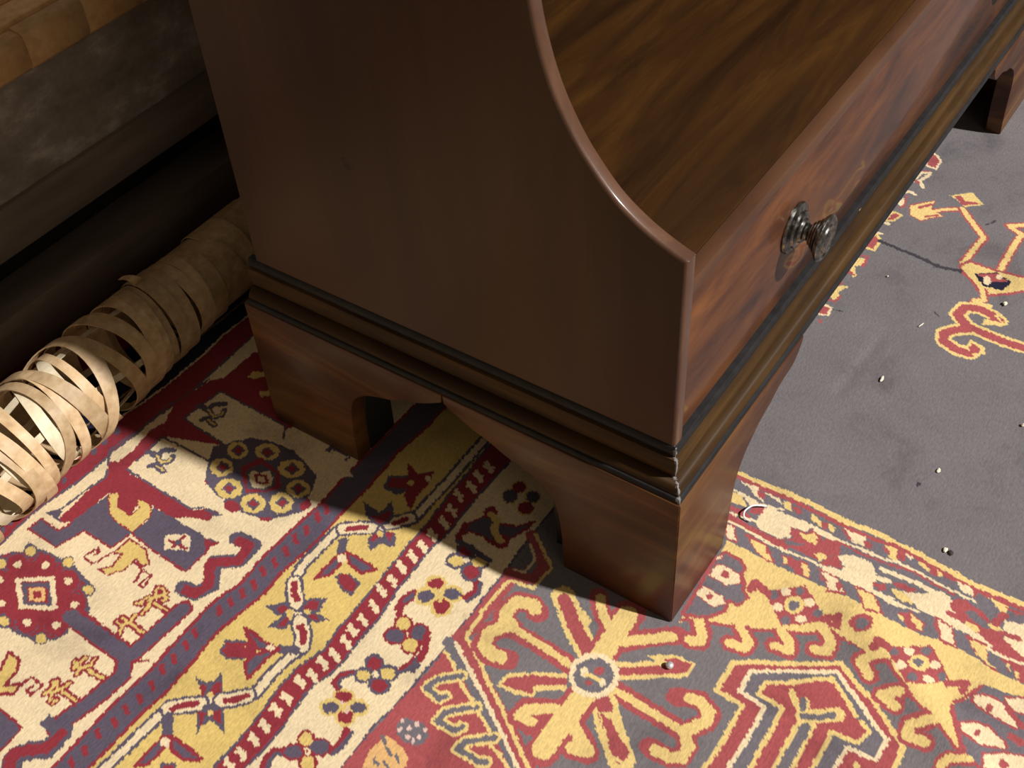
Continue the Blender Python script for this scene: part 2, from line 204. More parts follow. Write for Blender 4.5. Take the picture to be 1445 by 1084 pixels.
RUG = '''Pg -1800,-1800 3200,-1800 3200,3400 -1800,3400
Pm -1400,1800 -1400,1800 1800,1800 1800,1800 1800,932 170,932 100,935 50,930 -37,931 -81,935 -139,944 -186,938 -237,935 -274,932 -301,933 -328,934 -355,938 -380,937 -1400,937
Pn -1400,1061 -380,1061 -355,1062 -328,1058 -301,1057 -274,1056 -237,1059 -186,1062 -139,1068 -81,1059 -37,1055 50,1054 100,1059 170,1056 1800,1056 1800,932 170,932 100,935 50,930 -37,931 -81,935 -139,944 -186,938 -237,935 -274,932 -301,933 -328,934 -355,938 -380,937 -1400,937
Lt2.0 -600,983 -1,975 62,971 120,966 1000,966
Pr -1400,937 -380,937 -355,938 -328,934 -301,933 -274,932 -237,935 -186,938 -139,944 -81,935 -37,931 50,930 100,935 170,932 1800,932 1800,890 132,890 75,887 5,886 -46,882 -84,889 -113,895 -144,892 -182,897 -214,895 -259,896 -299,902 -324,906 -351,907 -378,906 -409,901 -1400,901
Pc -1400,901 -409,901 -378,906 -351,907 -324,906 -299,902 -259,896 -214,895 -182,897 -144,892 -113,895 -84,889 -46,882 5,886 75,887 132,890 1800,890 1800,547 0,547 -30,547 -93,544 -130,547 -171,549 -218,551 -267,547 -296,555 -326,559 -363,557 -399,556 -439,553 -474,557 -514,557 -538,557 -559,556 -604,555 -1400,555
Pb -1400,555 -604,555 -559,556 -538,557 -514,557 -474,557 -439,553 -399,556 -363,557 -326,559 -296,555 -267,547 -218,551 -171,549 -130,547 -93,544 -30,547 0,547 1800,547 1800,502 109,502 47,508 -32,503 -91,505 -146,504 -177,505 -224,510 -261,506 -308,513 -335,517 -369,517 -399,513 -426,512 -452,510 -485,515 -513,515 -547,515 -580,516 -1400,516
Py -1400,516 -580,516 -547,515 -513,515 -485,515 -452,510 -426,512 -399,513 -369,517 -335,517 -308,513 -261,506 -224,510 -177,505 -146,504 -91,505 -32,503 47,508 109,502 1800,502 1800,395 131,395 75,391 15,390 -29,385 -60,385 -98,384 -166,381 -223,379 -256,379 -288,375 -329,387 -369,387 -405,382 -449,380 -493,381 -1400,381
Pr -1400,381 -493,381 -449,380 -405,382 -369,387 -329,387 -288,375 -256,379 -223,379 -166,381 -98,384 -60,385 -29,385 15,390 75,391 131,395 1800,395 1800,346 142,346 122,349 84,350 38,351 -22,349 -46,349 -73,353 -127,350 -155,350 -206,342 -257,343 -294,340 -313,343 -336,351 -358,351 -398,345 -435,344 -470,346 -1400,346
Pc -1400,346 -470,346 -435,344 -398,345 -358,351 -336,351 -313,343 -294,340 -257,343 -206,342 -155,350 -127,350 -73,353 -46,349 -22,349 38,351 84,350 122,349 142,346 1800,346 1800,242 80,242 22,242 -38,240 -62,238 -99,239 -135,237 -174,238 -201,235 -240,239 -271,239 -307,240 -335,246 -371,244 -405,244 -1400,244
Lc1.8 -1400,937 -380,937 -355,938 -328,934 -301,933 -274,932 -237,935 -186,938 -139,944 -81,935 -37,931 50,930 100,935 170,932 1800,932
Lb2.2 -1400,901 -409,901 -378,906 -351,907 -324,906 -299,902 -259,896 -214,895 -182,897 -144,892 -113,895 -84,889 -46,882 5,886 75,887 132,890 1800,890
Lr2.6 -1400,555 -604,555 -559,556 -538,557 -514,557 -474,557 -439,553 -399,556 -363,557 -326,559 -296,555 -267,547 -218,551 -171,549 -130,547 -93,544 -30,547 0,547 1800,547
Lr2.6 -1400,516 -580,516 -547,515 -513,515 -485,515 -452,510 -426,512 -399,513 -369,517 -335,517 -308,513 -261,506 -224,510 -177,505 -146,504 -91,505 -32,503 47,508 109,502 1800,502
Lb1.8 -1400,381 -493,381 -449,380 -405,382 -369,387 -329,387 -288,375 -256,379 -223,379 -166,381 -98,384 -60,385 -29,385 15,390 75,391 131,395 1800,395
Lb2.0 -1400,346 -470,346 -435,344 -398,345 -358,351 -336,351 -313,343 -294,340 -257,343 -206,342 -155,350 -127,350 -73,353 -46,349 -22,349 38,351 84,350 122,349 142,346 1800,346
Lb1.8 -1400,244 -405,244 -371,244 -335,246 -307,240 -271,239 -240,239 -201,235 -174,238 -135,237 -99,239 -62,238 -38,240 22,242 80,242 1800,242
Ps -1400,244 -405,244 -371,244 -335,246 -307,240 -271,239 -240,239 -201,235 -174,238 -135,237 -99,239 -62,238 -38,240 22,242 80,242 40,234 40,-1800 -1400,-1800
Lb1.8 -1400,244 -405,244 -371,244 -335,246 -307,240 -271,239 -240,239 -201,235 -174,238 -135,237 -99,239 -62,238 -38,240 22,242 80,242 1800,242
Pb -270,914 -273,912 -276,912 -278,914 -277,918 -275,922 -272,924 -269,924 -267,922 -268,918
Pb -291,916 -294,913 -297,913 -299,916 -298,920 -296,924 -293,926 -290,926 -289,924 -289,920
Pb -309,918 -312,916 -315,916 -317,918 -316,922 -314,926 -311,928 -308,928 -306,926 -307,922
Pb -325,919 -328,917 -331,917 -332,919 -332,923 -329,927 -326,929 -324,929 -322,927 -323,923
Pb -337,921 -340,919 -343,919 -344,921 -344,925 -342,929 -339,931 -336,931 -334,929 -335,925
Pb -353,921 -356,919 -359,919 -360,921 -360,925 -358,929 -355,931 -352,931 -351,929 -351,925
Pb -371,919 -374,917 -377,917 -378,919 -378,923 -376,927 -373,929 -370,929 -369,927 -369,923
Pb -386,918 -389,915 -391,915 -393,917 -393,921 -390,925 -388,927 -385,927 -383,925 -384,921
Pb -153,919 -158,916 -162,916 -163,919 -163,924 -159,929 -155,932 -151,932 -149,929 -150,924
Pb -179,921 -184,918 -187,917 -189,920 -188,925 -185,930 -181,933 -177,934 -175,931 -176,926
Pb -203,919 -207,916 -211,916 -213,919 -212,924 -209,929 -205,932 -201,932 -199,929 -200,924
Pr -209,887 -188,852 -209,849 -207,813 -208,765 -210,706 -196,688 -189,668 -210,665 -220,696 -235,716 -235,756 -237,766 -236,789 -245,783 -265,774 -265,805 -238,830 -256,837 -287,840 -319,841 -331,850 -329,866 -309,866 -266,870 -233,865
Lb2.0 -222,875 -234,866 -264,872 -288,874 -314,876 -327,887
Pr -235,861 -215,874 -173,871 -125,879 -102,871 -63,888 7,877 24,860 97,859 123,817 29,667 -10,692 -5,844 -86,749 -124,848 -202,849 -243,776 -266,814
Pc -202,849 -126,851 -122,756 -152,736 -173,681 -206,706
Lb1.9 -204,847 -126,851 -123,752
Pc -79,851 -2,843 -4,698 -25,682 -31,645 -1,663 -3,581 -28,536 -57,583 -86,750
Lb1.7 -86,750 -79,851 -2,843 -4,698 -25,682
Lb1.7 -215,883 -188,904 -108,891 -75,898 -59,890 9,879
Py 46,829 63,822 65,802 49,814
Py 33,788 37,766 24,775
Pc -203,849 -188,852 -128,755 -190,694 -208,708 -207,766
Lb1.8 -194,691 -208,707 -207,766 -205,849
Pb -257,835 -287,840 -324,843 -345,847 -342,888 -366,890 -368,827 -324,814 -324,755 -290,749 -292,723 -295,629 -257,628 -232,626 -235,716 -236,758 -254,746 -287,749 -287,789 -277,810
Lr1.7 -325,842 -345,847 -342,888 -366,890 -367,827 -324,814 -324,755 -294,750
Lr1.7 -289,747 -294,701 -295,629 -258,629 -232,626
Pr -234,651 -236,637 -233,626 -255,630
Pc -229,696 -216,682 -215,669 -188,651 -174,627 -195,601 -217,612 -236,648 -230,673
Pb -194,690 -191,675 -190,654 -200,667 -206,679
Pr -199,685 -196,676 -197,669 -206,679
Pb -331,896 -315,872 -329,866 -331,850 -332,866
Pc -336,890 -333,864 -332,852 -324,847 -342,847 -341,887
Py -257,835 -242,826 -265,805 -266,775 -249,775 -237,791 -234,775 -239,758 -252,748 -287,749 -285,792 -279,807
Lr1.0 -257,835 -242,826 -265,805 -266,775 -249,775 -237,791 -234,775 -239,758 -252,748 -287,749 -285,792 -279,807 -257,835
Py -328,745 -298,744 -298,708 -314,685 -323,691 -318,707 -340,708 -360,722 -361,742 -346,728 -323,733
Lr1.6 -328,745 -298,744 -298,708 -314,685 -323,691 -318,707 -340,708 -360,722 -361,742 -346,728 -323,733 -328,745
Lr1.9 -329,747 -349,752 -359,757 -357,777 -335,771 -341,762 -345,766
Lr1.9 -323,705 -328,685 -348,679
Lr1.9 -328,685 -326,667 -348,661 -348,670 -332,670
Pc -265,704 -245,676 -251,662 -266,652 -283,685
Lr2.7 -267,690 -265,659
Lr2.7 -250,677 -274,677
Pb -261,673 -264,672 -266,672 -268,674 -267,678 -266,680 -263,682 -261,682 -259,679 -259,676
Pc -259,626 -243,630 -218,609 -195,601 -169,569 -193,569 -233,566 -273,556 -301,563 -318,568
Lb12.3 -211,607 -208,578 -240,576 -261,606 -294,580 -315,590 -317,612
Lr8.1 -213,601 -211,583 -240,577 -264,610 -296,584 -315,590 -319,610
Pb -316,613 -320,610 -324,610 -326,613 -325,618 -322,622 -318,625 -315,625 -313,622 -313,617
Lb5.2 -161,848 -160,830 -146,829 -138,816
Lb5.2 -159,828 -167,813 -180,823
Lb5.2 -166,812 -157,802 -146,807
Lb5.2 -175,815 -177,797
Ly1.8 -160,830 -165,813 -158,804 -151,807
Ly1.8 -175,815 -176,798
Lb5.2 -45,850 -44,831 -29,830 -20,816
Lb5.2 -43,829 -52,813 -65,823
Lb5.2 -51,811 -41,802 -30,807
Lb5.2 -60,815 -63,796
Ly1.8 -44,831 -50,812 -43,804 -35,806
Ly1.8 -60,815 -62,797
Pb -125,751 -97,767 -76,744 -51,727 -40,691 -37,652 -45,621 -57,585 -82,572 -95,572 -104,556 -121,558 -137,569 -153,583 -164,590 -165,606 -170,636 -179,648 -177,668 -166,676 -164,705 -155,728
Pr -175,670 -164,668 -160,652 -169,640 -180,647 -180,662
Pr -165,606 -153,589 -163,588 -168,598
Pr -96,569 -103,555 -120,556 -118,569
Pr -153,730 -157,720 -163,720
Pb -110,705 -123,699 -135,702 -142,714 -142,729 -134,743 -122,749 -110,745 -102,733 -103,718
Py -112,707 -122,703 -132,706 -139,716 -139,729 -132,740 -122,745 -112,742 -106,731 -106,718
Pb -135,663 -148,658 -160,662 -168,675 -168,691 -161,705 -148,711 -135,707 -127,694 -127,677
Py -137,666 -147,661 -158,665 -165,676 -165,690 -159,702 -148,707 -137,703 -130,692 -130,678
Pb -138,613 -150,607 -162,611 -170,623 -169,638 -162,652 -149,657 -137,654 -129,642 -130,626
Py -139,615 -150,611 -160,614 -166,625 -166,638 -160,649 -150,654 -139,650 -133,640 -133,626
Pb -114,578 -127,572 -140,575 -147,586 -146,601 -137,615 -124,621 -111,618 -104,606 -105,591
Py -116,580 -127,575 -137,578 -144,588 -143,601 -136,612 -124,617 -114,615 -108,605 -108,592
Pb -80,574 -92,569 -104,573 -111,584 -110,599 -103,611 -90,617 -78,613 -71,601 -72,586
Py -81,577 -91,572 -101,576 -107,586 -107,598 -101,609 -91,613 -81,609 -75,599 -75,587
Pb -54,608 -67,603 -79,608 -87,620 -87,636 -80,649 -67,655 -54,650 -46,637 -46,621
Py -56,610 -66,606 -77,611 -84,622 -84,636 -78,647 -67,651 -57,646 -50,635 -49,621
Pb -48,665 -60,660 -72,664 -80,677 -80,692 -73,705 -61,710 -48,706 -41,693 -41,677
Py -50,667 -60,663 -70,668 -77,678 -77,692 -71,702 -61,706 -51,702 -44,691 -44,678
Pb -73,710 -84,704 -95,707 -102,718 -101,732 -94,745 -82,751 -71,748 -64,737 -65,722
Py -74,713 -84,708 -93,711 -99,720 -98,732 -92,742 -83,747 -73,744 -68,735 -68,723
Pb -128,733 -112,732 -115,712 -131,714
Pr -125,729 -116,728 -118,717 -128,717
Pb -154,694 -138,693 -141,674 -157,675
Pr -151,690 -142,690 -144,678 -153,679
Pb -157,641 -141,640 -144,621 -160,623
Pr -154,637 -145,637 -147,625 -156,626
Pb -131,605 -116,604 -119,585 -134,587
Pr -129,601 -119,600 -121,589 -131,590
Pb -97,603 -82,601 -85,582 -101,584
Pr -95,599 -85,598 -87,587 -97,587
Pb -73,638 -56,636 -60,617 -76,619
Pr -70,634 -60,633 -63,622 -72,622
Pb -68,694 -52,693 -55,673 -71,675
Pr -65,690 -55,689 -58,678 -68,678
Pb -89,737 -73,736 -76,716 -92,717
Pr -86,733 -76,732 -79,720 -89,721
Pr -107,699 -74,684 -85,636 -105,615 -121,630 -140,656 -122,679
Pb -106,687 -83,676 -86,644 -105,626 -121,635 -133,660
Pc -110,677 -101,678 -98,662 -88,657 -93,643 -109,632 -121,641 -127,653 -120,666
Lr2.0 -105,668 -99,653 -108,641 -116,654 -108,666
Pb -12,609 5,609 5,565 -10,564 -9,577
Pc -4,601 -1,569 -9,570 -10,599
Py 46,826 61,828 73,807 64,802 54,819
Py 33,783 46,769 36,760 30,770
Pb -441,927 -422,886 -405,874 -400,861 -383,869 -385,851 -379,833 -377,800 -375,774 -382,743 -386,721 -404,718 -414,698 -423,693 -425,698 -447,711 -458,695 -475,699 -482,711 -493,713 -494,735 -499,751 -499,772 -522,808
Pr -440,896 -407,872 -381,830 -384,779 -388,739 -426,699 -455,702 -475,704 -491,739 -496,776 -510,807
Pb -409,834 -420,826 -430,828 -437,838 -437,853 -430,867 -419,875 -409,873 -402,863 -402,848
Pb -387,798 -398,791 -409,793 -415,803 -415,817 -408,831 -397,838 -386,836 -380,826 -380,811
Pb -388,748 -399,741 -409,743 -415,753 -415,767 -409,780 -398,787 -387,785 -381,775 -381,761
Pb -411,708 -421,702 -431,704 -437,714 -437,727 -431,740 -420,747 -410,745 -404,735 -404,721
Pb -468,742 -478,736 -488,738 -494,747 -494,761 -488,774 -478,781 -468,779 -462,769 -462,755
Pb -449,703 -459,697 -469,699 -475,709 -475,722 -469,735 -459,742 -449,740 -443,730 -443,716
Pb -466,799 -476,792 -486,794 -493,804 -493,818 -486,831 -476,839 -466,837 -460,827 -460,812
Pb -442,834 -453,827 -463,829 -470,839 -469,854 -463,867 -453,875 -442,873 -436,863 -436,848
Pr -410,741 -438,724 -466,732 -484,760 -486,800 -470,836 -441,855 -412,848 -393,818 -392,777
Pr -410,835 -420,829 -429,830 -435,839 -435,853 -429,866 -419,872 -410,871 -404,861 -404,848
Pr -388,799 -398,793 -408,794 -413,804 -413,817 -407,829 -397,836 -387,834 -382,825 -382,812
Pr -389,749 -399,743 -408,745 -414,754 -414,767 -408,779 -398,785 -388,784 -382,774 -383,761
Pr -411,710 -421,704 -430,706 -436,715 -436,727 -430,739 -420,745 -411,743 -405,734 -405,721
Pr -469,744 -478,738 -487,739 -492,748 -492,761 -487,772 -478,779 -469,777 -463,768 -463,755
Pr -450,705 -459,699 -468,701 -474,710 -474,722 -468,734 -459,740 -450,738 -444,729 -444,716
Pr -467,801 -476,794 -485,796 -491,805 -491,818 -486,830 -476,836 -467,835 -461,826 -461,813
Pr -443,836 -453,829 -462,831 -468,840 -468,853 -462,866 -453,873 -443,871 -437,862 -437,848
Pc -416,845 -420,843 -423,844 -425,847 -425,851 -423,855 -420,858 -416,857 -414,854 -414,849
Pc -394,809 -398,807 -401,808 -403,811 -403,815 -401,819 -398,821 -394,821 -392,818 -392,813
Pc -395,759 -398,757 -402,758 -403,761 -403,765 -401,769 -398,771 -395,770 -393,767 -393,763
Pc -418,719 -421,717 -424,718 -426,721 -426,725 -424,729 -421,731 -418,730 -416,727 -416,723
Pc -475,753 -478,751 -481,752 -483,755 -483,759 -481,763 -478,765 -475,764 -473,761 -473,757
Pc -456,714 -459,713 -462,713 -464,716 -464,720 -462,724 -459,726 -456,725 -454,722 -454,718
Pc -473,810 -476,808 -479,809 -481,812 -481,816 -479,820 -476,822 -473,822 -471,819 -471,814
Pc -448,846 -451,844 -454,844 -456,847 -456,852 -455,856 -451,858 -448,857 -446,854 -446,850
Lc3.6 -437,828 -408,787 -441,744 -465,787 -437,828
Pb -437,819 -415,784 -440,749 -461,786
Pr -438,807 -422,781 -439,758 -454,785
Lo2.7 -438,798 -428,783 -439,768 -449,783 -438,798
Pb -386,844 -392,840 -398,841 -402,847 -401,855 -398,863 -392,867 -386,866 -382,860 -382,852
Py -388,847 -392,844 -396,845 -399,849 -399,855 -396,860 -392,863 -388,862 -385,858 -385,852
Pb -371,780 -377,776 -382,777 -386,783 -386,790 -382,798 -376,802 -370,801 -367,795 -367,787
Py -372,782 -376,779 -380,780 -383,785 -383,790 -381,796 -376,798 -372,797 -369,793 -369,787
Pb -388,718 -394,714 -399,715 -403,721 -403,728 -399,735 -393,739 -388,738 -384,732 -384,725
Py -389,720 -393,717 -398,718 -400,723 -400,728 -398,733 -394,736 -389,735 -387,731 -387,725
Pb -489,779 -495,775 -500,776 -503,782 -503,789 -500,796 -495,800 -489,799 -486,794 -486,786
Py -491,781 -494,779 -498,780 -501,784 -501,789 -499,794 -495,797 -491,796 -488,792 -488,786
Pb -480,712 -485,709 -490,710 -494,715 -494,723 -490,729 -485,733 -480,732 -476,727 -476,719
Py -481,714 -485,712 -489,713 -491,717 -491,722 -489,727 -485,730 -481,729 -479,725 -479,719
Pb -426,865 -432,861 -438,861 -441,867 -441,875 -437,883 -432,887 -426,886 -422,880 -422,872
Py -427,867 -432,864 -436,865 -438,869 -439,875 -436,881 -432,883 -428,883 -425,878 -425,872
Lr5.6 -366,645 -357,643 -351,635 -337,644
Lr5.6 -355,640 -366,631 -380,631
Lr5.6 -354,635 -337,626 -335,640
Lr5.6 -359,629 -357,603
Lr5.6 -421,632 -409,639 -409,651
Lr5.6 -409,639 -398,634 -387,637
Lr5.6 -400,632 -402,599
Lr5.6 -496,634 -485,637 -491,646 -473,643
Lr5.6 -487,636 -475,629 -466,631
Lr5.6 -483,626 -481,596
Lr5.6 -340,629 -344,619 -349,622
Lr5.6 -368,643 -372,650
Lr5.6 -400,649 -400,637 -409,639
Lr5.6 -482,644 -484,651 -492,644
Lr5.6 -540,648 -533,645 -524,647 -521,653
Lr5.6 -537,627 -543,628
Lr5.6 -543,633 -533,640 -535,648
Lr5.6 -533,640 -521,634 -510,632
Lr5.6 -525,640 -518,649
Lr5.6 -524,630 -524,602
Ly2.0 -366,645 -357,643 -351,635 -337,644
Ly2.0 -355,640 -366,631 -380,631
Ly2.0 -354,635 -337,626 -335,640
Ly2.0 -359,629 -357,603
Ly2.0 -421,632 -409,639 -409,651
Ly2.0 -409,639 -398,634 -387,637
Ly2.0 -400,632 -402,599
Ly2.0 -496,634 -485,637 -491,646 -473,643
Ly2.0 -487,636 -475,629 -466,631
Ly2.0 -483,626 -481,596
Ly2.0 -340,629 -344,619 -349,622
Ly2.0 -368,643 -372,650
Ly2.0 -400,649 -400,637 -409,639
Ly2.0 -482,644 -484,651 -492,644
Ly2.0 -540,648 -533,645 -524,647 -521,653
Ly2.0 -537,627 -543,628
Ly2.0 -543,633 -533,640 -535,648
Ly2.0 -533,640 -521,634 -510,632
Ly2.0 -525,640 -518,649
Ly2.0 -524,630 -524,602
Lr15.5 -436,708 -438,654 -439,598
Lr14.3 -343,586 -366,588 -417,591 -444,593 -462,580 -510,585 -547,593 -563,596
Lb11.2 -438,712 -438,654 -439,598
Lb10.1 -343,586 -366,588 -417,591 -444,593 -462,580 -510,585 -547,593 -563,596
Pc -444,580 -431,568 -442,562 -458,567
Lr1.8 -429,567 -442,584 -456,571
Pb -573,620 -556,618 -557,597 -575,593
Lb13.4 -565,583 -591,580 -606,600 -622,610 -634,600
Lr8.1 -567,583 -591,583 -607,603 -622,614 -636,603
Pb -594,701 -588,680 -589,634 -610,632 -626,632 -639,644
Lr1.8 -594,701 -588,680 -589,634 -610,632 -626,632 -639,644 -594,701
Py -523,742 -524,719 -537,707 -561,704 -548,687 -563,684 -573,699 -583,715 -563,740 -548,729
Lr2.5 -523,742 -524,719 -537,707 -561,704 -548,687 -563,684 -573,699 -583,715 -563,740 -548,729 -523,742
Lr2.0 -550,686 -532,683 -533,660 -552,663 -550,674 -539,671
Pr -362,552 -354,550 -363,535 -370,536
Pr -383,548 -376,546 -384,531 -392,532
Pr -407,547 -399,545 -408,531 -415,532
Pr -428,548 -420,546 -429,531 -436,532
Pr -452,542 -445,540 -453,526 -460,527
Pr -475,542 -468,540 -475,526 -482,527
Pr -497,545 -490,543 -498,528 -504,530
Pr -517,543 -510,542 -517,527 -524,529
Pr -541,550 -534,548 -541,534 -547,535
Pr -566,546 -559,544 -566,530 -573,531
Pr -588,547 -581,546 -588,532 -594,533
Pr -606,548 -600,546 -606,532 -613,534
Pr -317,549 -309,548 -318,532 -326,534
Pr -298,546 -290,544 -299,528 -307,530
Pr -278,542 -270,540 -280,525 -288,526
Pr -258,537 -250,536 -260,520 -268,522
Pr -233,543 -225,541 -235,526 -243,527
Pr -213,539 -205,537 -215,522 -223,523
Pr -189,539 -180,537 -191,521 -199,523
Pr -166,541 -157,539 -168,523 -176,525
Pr -143,539 -135,537 -145,521 -154,523
Pr -116,541 -107,539 -118,522 -127,524
Pr -97,540 -88,538 -99,522 -108,524
Lb10.3 -602,498 -569,498 -537,496 -508,495 -473,492 -461,489 -439,461 -425,452 -418,441 -397,415 -388,408 -359,410 -329,408 -301,400 -293,404 -274,429 -260,446 -244,464 -228,483 -196,492 -147,491 -119,490 -108,483 -94,454 -85,440 -70,430 -51,410 -46,407 -2,407 51,406 86,407 152,408
Lc5.6 -602,498 -569,498 -537,496 -508,495 -473,492 -461,489 -439,461 -425,452 -418,441 -397,415 -388,408 -359,410 -329,408 -301,400 -293,404 -274,429 -260,446 -244,464 -228,483 -196,492 -147,491 -119,490 -108,483 -94,454 -85,440 -70,430 -51,410 -46,407 -2,407 51,406 86,407 152,408
Lb13.2 -464,490 -451,477 -438,460
Lc9.4 -464,490 -451,477 -438,460
Lb13.2 -418,439 -409,427 -395,414
Lc9.4 -418,439 -409,427 -395,414
Lb13.2 -298,403 -282,416 -271,433
Lc9.4 -298,403 -282,416 -271,433
Lb13.2 -251,454 -239,470 -225,483
Lc9.4 -251,454 -239,470 -225,483
Lb13.2 -114,484 -101,467 -91,451
Lc9.4 -114,484 -101,467 -91,451
Lb13.2 -71,432 -47,413
Lc9.4 -71,432 -47,413
Lr4.9 -461,485 -451,477 -440,465
Lr4.9 -415,433 -409,426 -396,416
Lr4.9 -293,407 -282,416 -276,426
Lr4.9 -245,459 -239,470 -227,481
Lr4.9 -110,478 -101,467 -94,458
Lr4.9 -65,426 -51,416
Pb -259,448 -256,471 -277,492 -278,478 -281,467 -269,451
Pr -262,458 -261,469 -272,475 -276,464
Pb -263,446 -273,458 -303,466 -296,453 -293,441 -276,440
Pr -271,450 -280,455 -293,454 -287,443
Pb -259,448 -233,446 -220,424 -232,423 -243,419 -257,431
Pr -253,442 -236,443 -230,431 -244,424
Pb -259,435 -247,424 -246,397 -253,406 -259,409 -263,425
Pr -256,429 -250,421 -254,410 -259,422
Pb -426,457 -418,480 -411,496 -411,477 -403,468 -386,469 -401,453 -411,445
Pr -424,458 -409,465 -398,460 -409,449
Pb -430,452 -425,429 -450,403 -448,420 -448,430 -458,435 -472,432 -450,453
Pr -435,437 -429,431 -443,416 -443,430
Pr -427,463 -422,479 -414,477 -412,470
Pr -446,453 -442,444 -455,438 -464,436
Pb -83,441 -78,469 -58,492 -61,472 -61,456 -33,457 -54,435 -71,432
Pr -79,445 -73,465 -66,455 -49,447 -63,439
Pb -87,438 -109,444 -126,424 -107,422 -100,399 -80,412
Pr -95,442 -112,435 -99,428
Pr -88,429 -80,417 -94,411
Py -263,450 -266,449 -269,450 -270,452 -270,456 -268,459 -265,460 -263,459 -261,457 -261,453
Py -250,430 -253,429 -256,430 -257,432 -257,436 -255,438 -253,440 -250,439 -248,436 -249,433
Py -268,446 -271,445 -274,445 -275,448 -275,451 -274,454 -271,455 -268,454 -267,452 -267,449
Py -418,453 -420,452 -422,453 -424,455 -424,458 -423,461 -420,462 -418,462 -416,459 -416,456
Py -436,435 -439,434 -441,435 -443,437 -443,440 -441,443 -439,444 -437,443 -435,441 -435,438
Py -90,428 -93,427 -96,428 -98,430 -97,434 -95,437 -92,438 -89,437 -87,434 -88,431
Lb6.9 -318,426 -308,407
Pr -365,494 -349,497 -334,474 -340,460 -355,457 -367,475
Lb1.8 -365,494 -349,497 -334,474 -340,460 -355,457 -367,475 -365,494
Pb -319,491 -321,452 -320,427 -330,441 -334,456 -327,475
Lr2.5 -319,491 -321,452 -320,427 -330,441 -334,456 -327,475 -319,491
Pb -360,452 -343,450 -331,440 -320,427 -342,432 -376,432
Lr2.5 -360,452 -343,450 -331,440 -320,427 -342,432 -376,432 -360,452
Py -337,454 -341,452 -345,454 -348,458 -348,463 -345,468 -341,470 -337,468 -334,464 -334,459
Pc -321,433 -323,432 -326,434 -328,437 -329,441 -328,444 -325,445 -322,443 -320,440 -319,436
Pr -333,475 -327,462 -333,451 -348,450 -356,458
Lb6.9 -131,470 -147,461
Pr -185,438 -171,434 -177,403 -198,400 -196,420
Lb1.8 -185,438 -171,434 -177,403 -198,400 -196,420 -185,438
Pb -204,462 -155,460 -149,455 -167,447 -188,448
Lr2.5 -204,462 -155,460 -149,455 -167,447 -188,448 -204,462
Pb -144,453 -143,427 -145,398 -161,410 -158,436
Lr2.5 -144,453 -143,427 -145,398 -161,410 -158,436 -144,453
Py -167,427 -171,426 -174,427 -177,431 -177,436 -175,439 -171,441 -167,439 -165,435 -165,431
Pc -152,446 -156,444 -160,446 -163,450 -163,455 -160,459 -156,460 -152,459 -149,455 -149,450
Lb6.9 -474,482 -493,464
Pr -526,440 -517,426 -532,400 -546,422
Lb1.8 -526,440 -517,426 -532,400 -546,422 -526,440
Pb -547,468 -500,467 -494,462 -512,454 -536,455
Lr2.5 -547,468 -500,467 -494,462 -512,454 -536,455 -547,468
Pb -492,459 -491,427 -493,401 -506,419 -504,444
Lr2.5 -492,459 -491,427 -493,401 -506,419 -504,444 -492,459
Py -510,435 -515,433 -519,434 -521,438 -522,444 -519,448 -515,450 -511,449 -508,445 -508,439
Pc -498,453 -501,451 -505,452 -507,456 -507,460 -505,464 -502,466 -498,465 -496,462 -496,457
Pb -22,483 2,491 18,465 0,443 -21,456
Pr -17,480 1,484 14,462 -2,447
Pr 37,481 29,454 47,436 19,428 -8,429 -36,419 -18,446 7,458
Py 12,448 8,447 5,448 4,451 4,454 6,457 9,458 12,457 14,454 14,451
Pc 31,432 28,430 26,431 24,433 25,436 27,439 30,440 33,440 34,438 34,435
Lc3.4 -217,367 -226,350
Lc2.9 -223,365 -220,354
Lc3.4 -238,370 -246,353
Lc2.9 -244,367 -240,356
Lc3.4 -257,365 -266,348
Lc2.9 -263,362 -259,351
Lc3.4 -281,365 -289,348
Lc2.9 -287,362 -283,352
Lc3.4 -299,371 -307,354
Lc2.9 -305,368 -301,358
Lc3.4 -321,369 -329,353
Lc2.9 -327,367 -323,356
Lc3.4 -338,377 -345,361
Lc2.9 -343,375 -339,364
Lc3.4 -366,376 -373,360
Lc2.9 -371,374 -367,363
Lc3.4 -386,377 -393,361
Lc2.9 -391,375 -387,364
Lc3.4 -411,374 -418,358
Lc2.9 -416,372 -412,361
Lc3.4 -433,372 -440,356
Lc2.9 -438,370 -434,360
Lc3.4 -456,372 -463,357
Lc2.9 -461,370 -458,360
Lc3.4 -476,375 -483,359
Lc2.9 -481,372 -477,362
Lc3.4 -118,378 -128,360
Lc2.9 -124,375 -121,364
Lc3.4 -143,374 -153,357
Lc2.9 -150,372 -146,360
Lc3.4 -165,377 -174,359
Lc2.9 -171,374 -167,363
Lc3.4 -191,369 -200,352
Lc2.9 -197,367 -194,356
Lc3.4 -72,374 -83,356
Lc2.9 -79,371 -75,360
Lc3.4 -94,375 -104,358
Lc2.9 -101,373 -97,361
Lc3.4 -48,374 -59,356
Lc2.9 -55,371 -51,360
Lc3.4 -20,374 -31,356
Lc2.9 -27,371 -24,359
Lc3.4 4,377 -7,359
Lc2.9 -3,375 1,363
Lc3.4 33,385 21,367
Lc2.9 25,383 29,371
Lc3.4 56,379 45,360
Lc2.9 49,376 53,364
Lc3.4 80,382 68,364
Lc2.9 73,380 76,367
Lc3.4 103,378 91,360
Lc2.9 95,376 99,363
Lr4.9 -427,321 -435,332 -451,333 -462,326
Lb3.4 -431,317 -436,327 -449,327 -459,321
Lr4.5 -396,272 -383,266 -361,272
Lb3.1 -397,266 -382,262 -360,264
Pr -414,296 -421,294 -428,297 -434,305 -434,315 -430,322 -423,325 -415,321 -410,313 -410,304
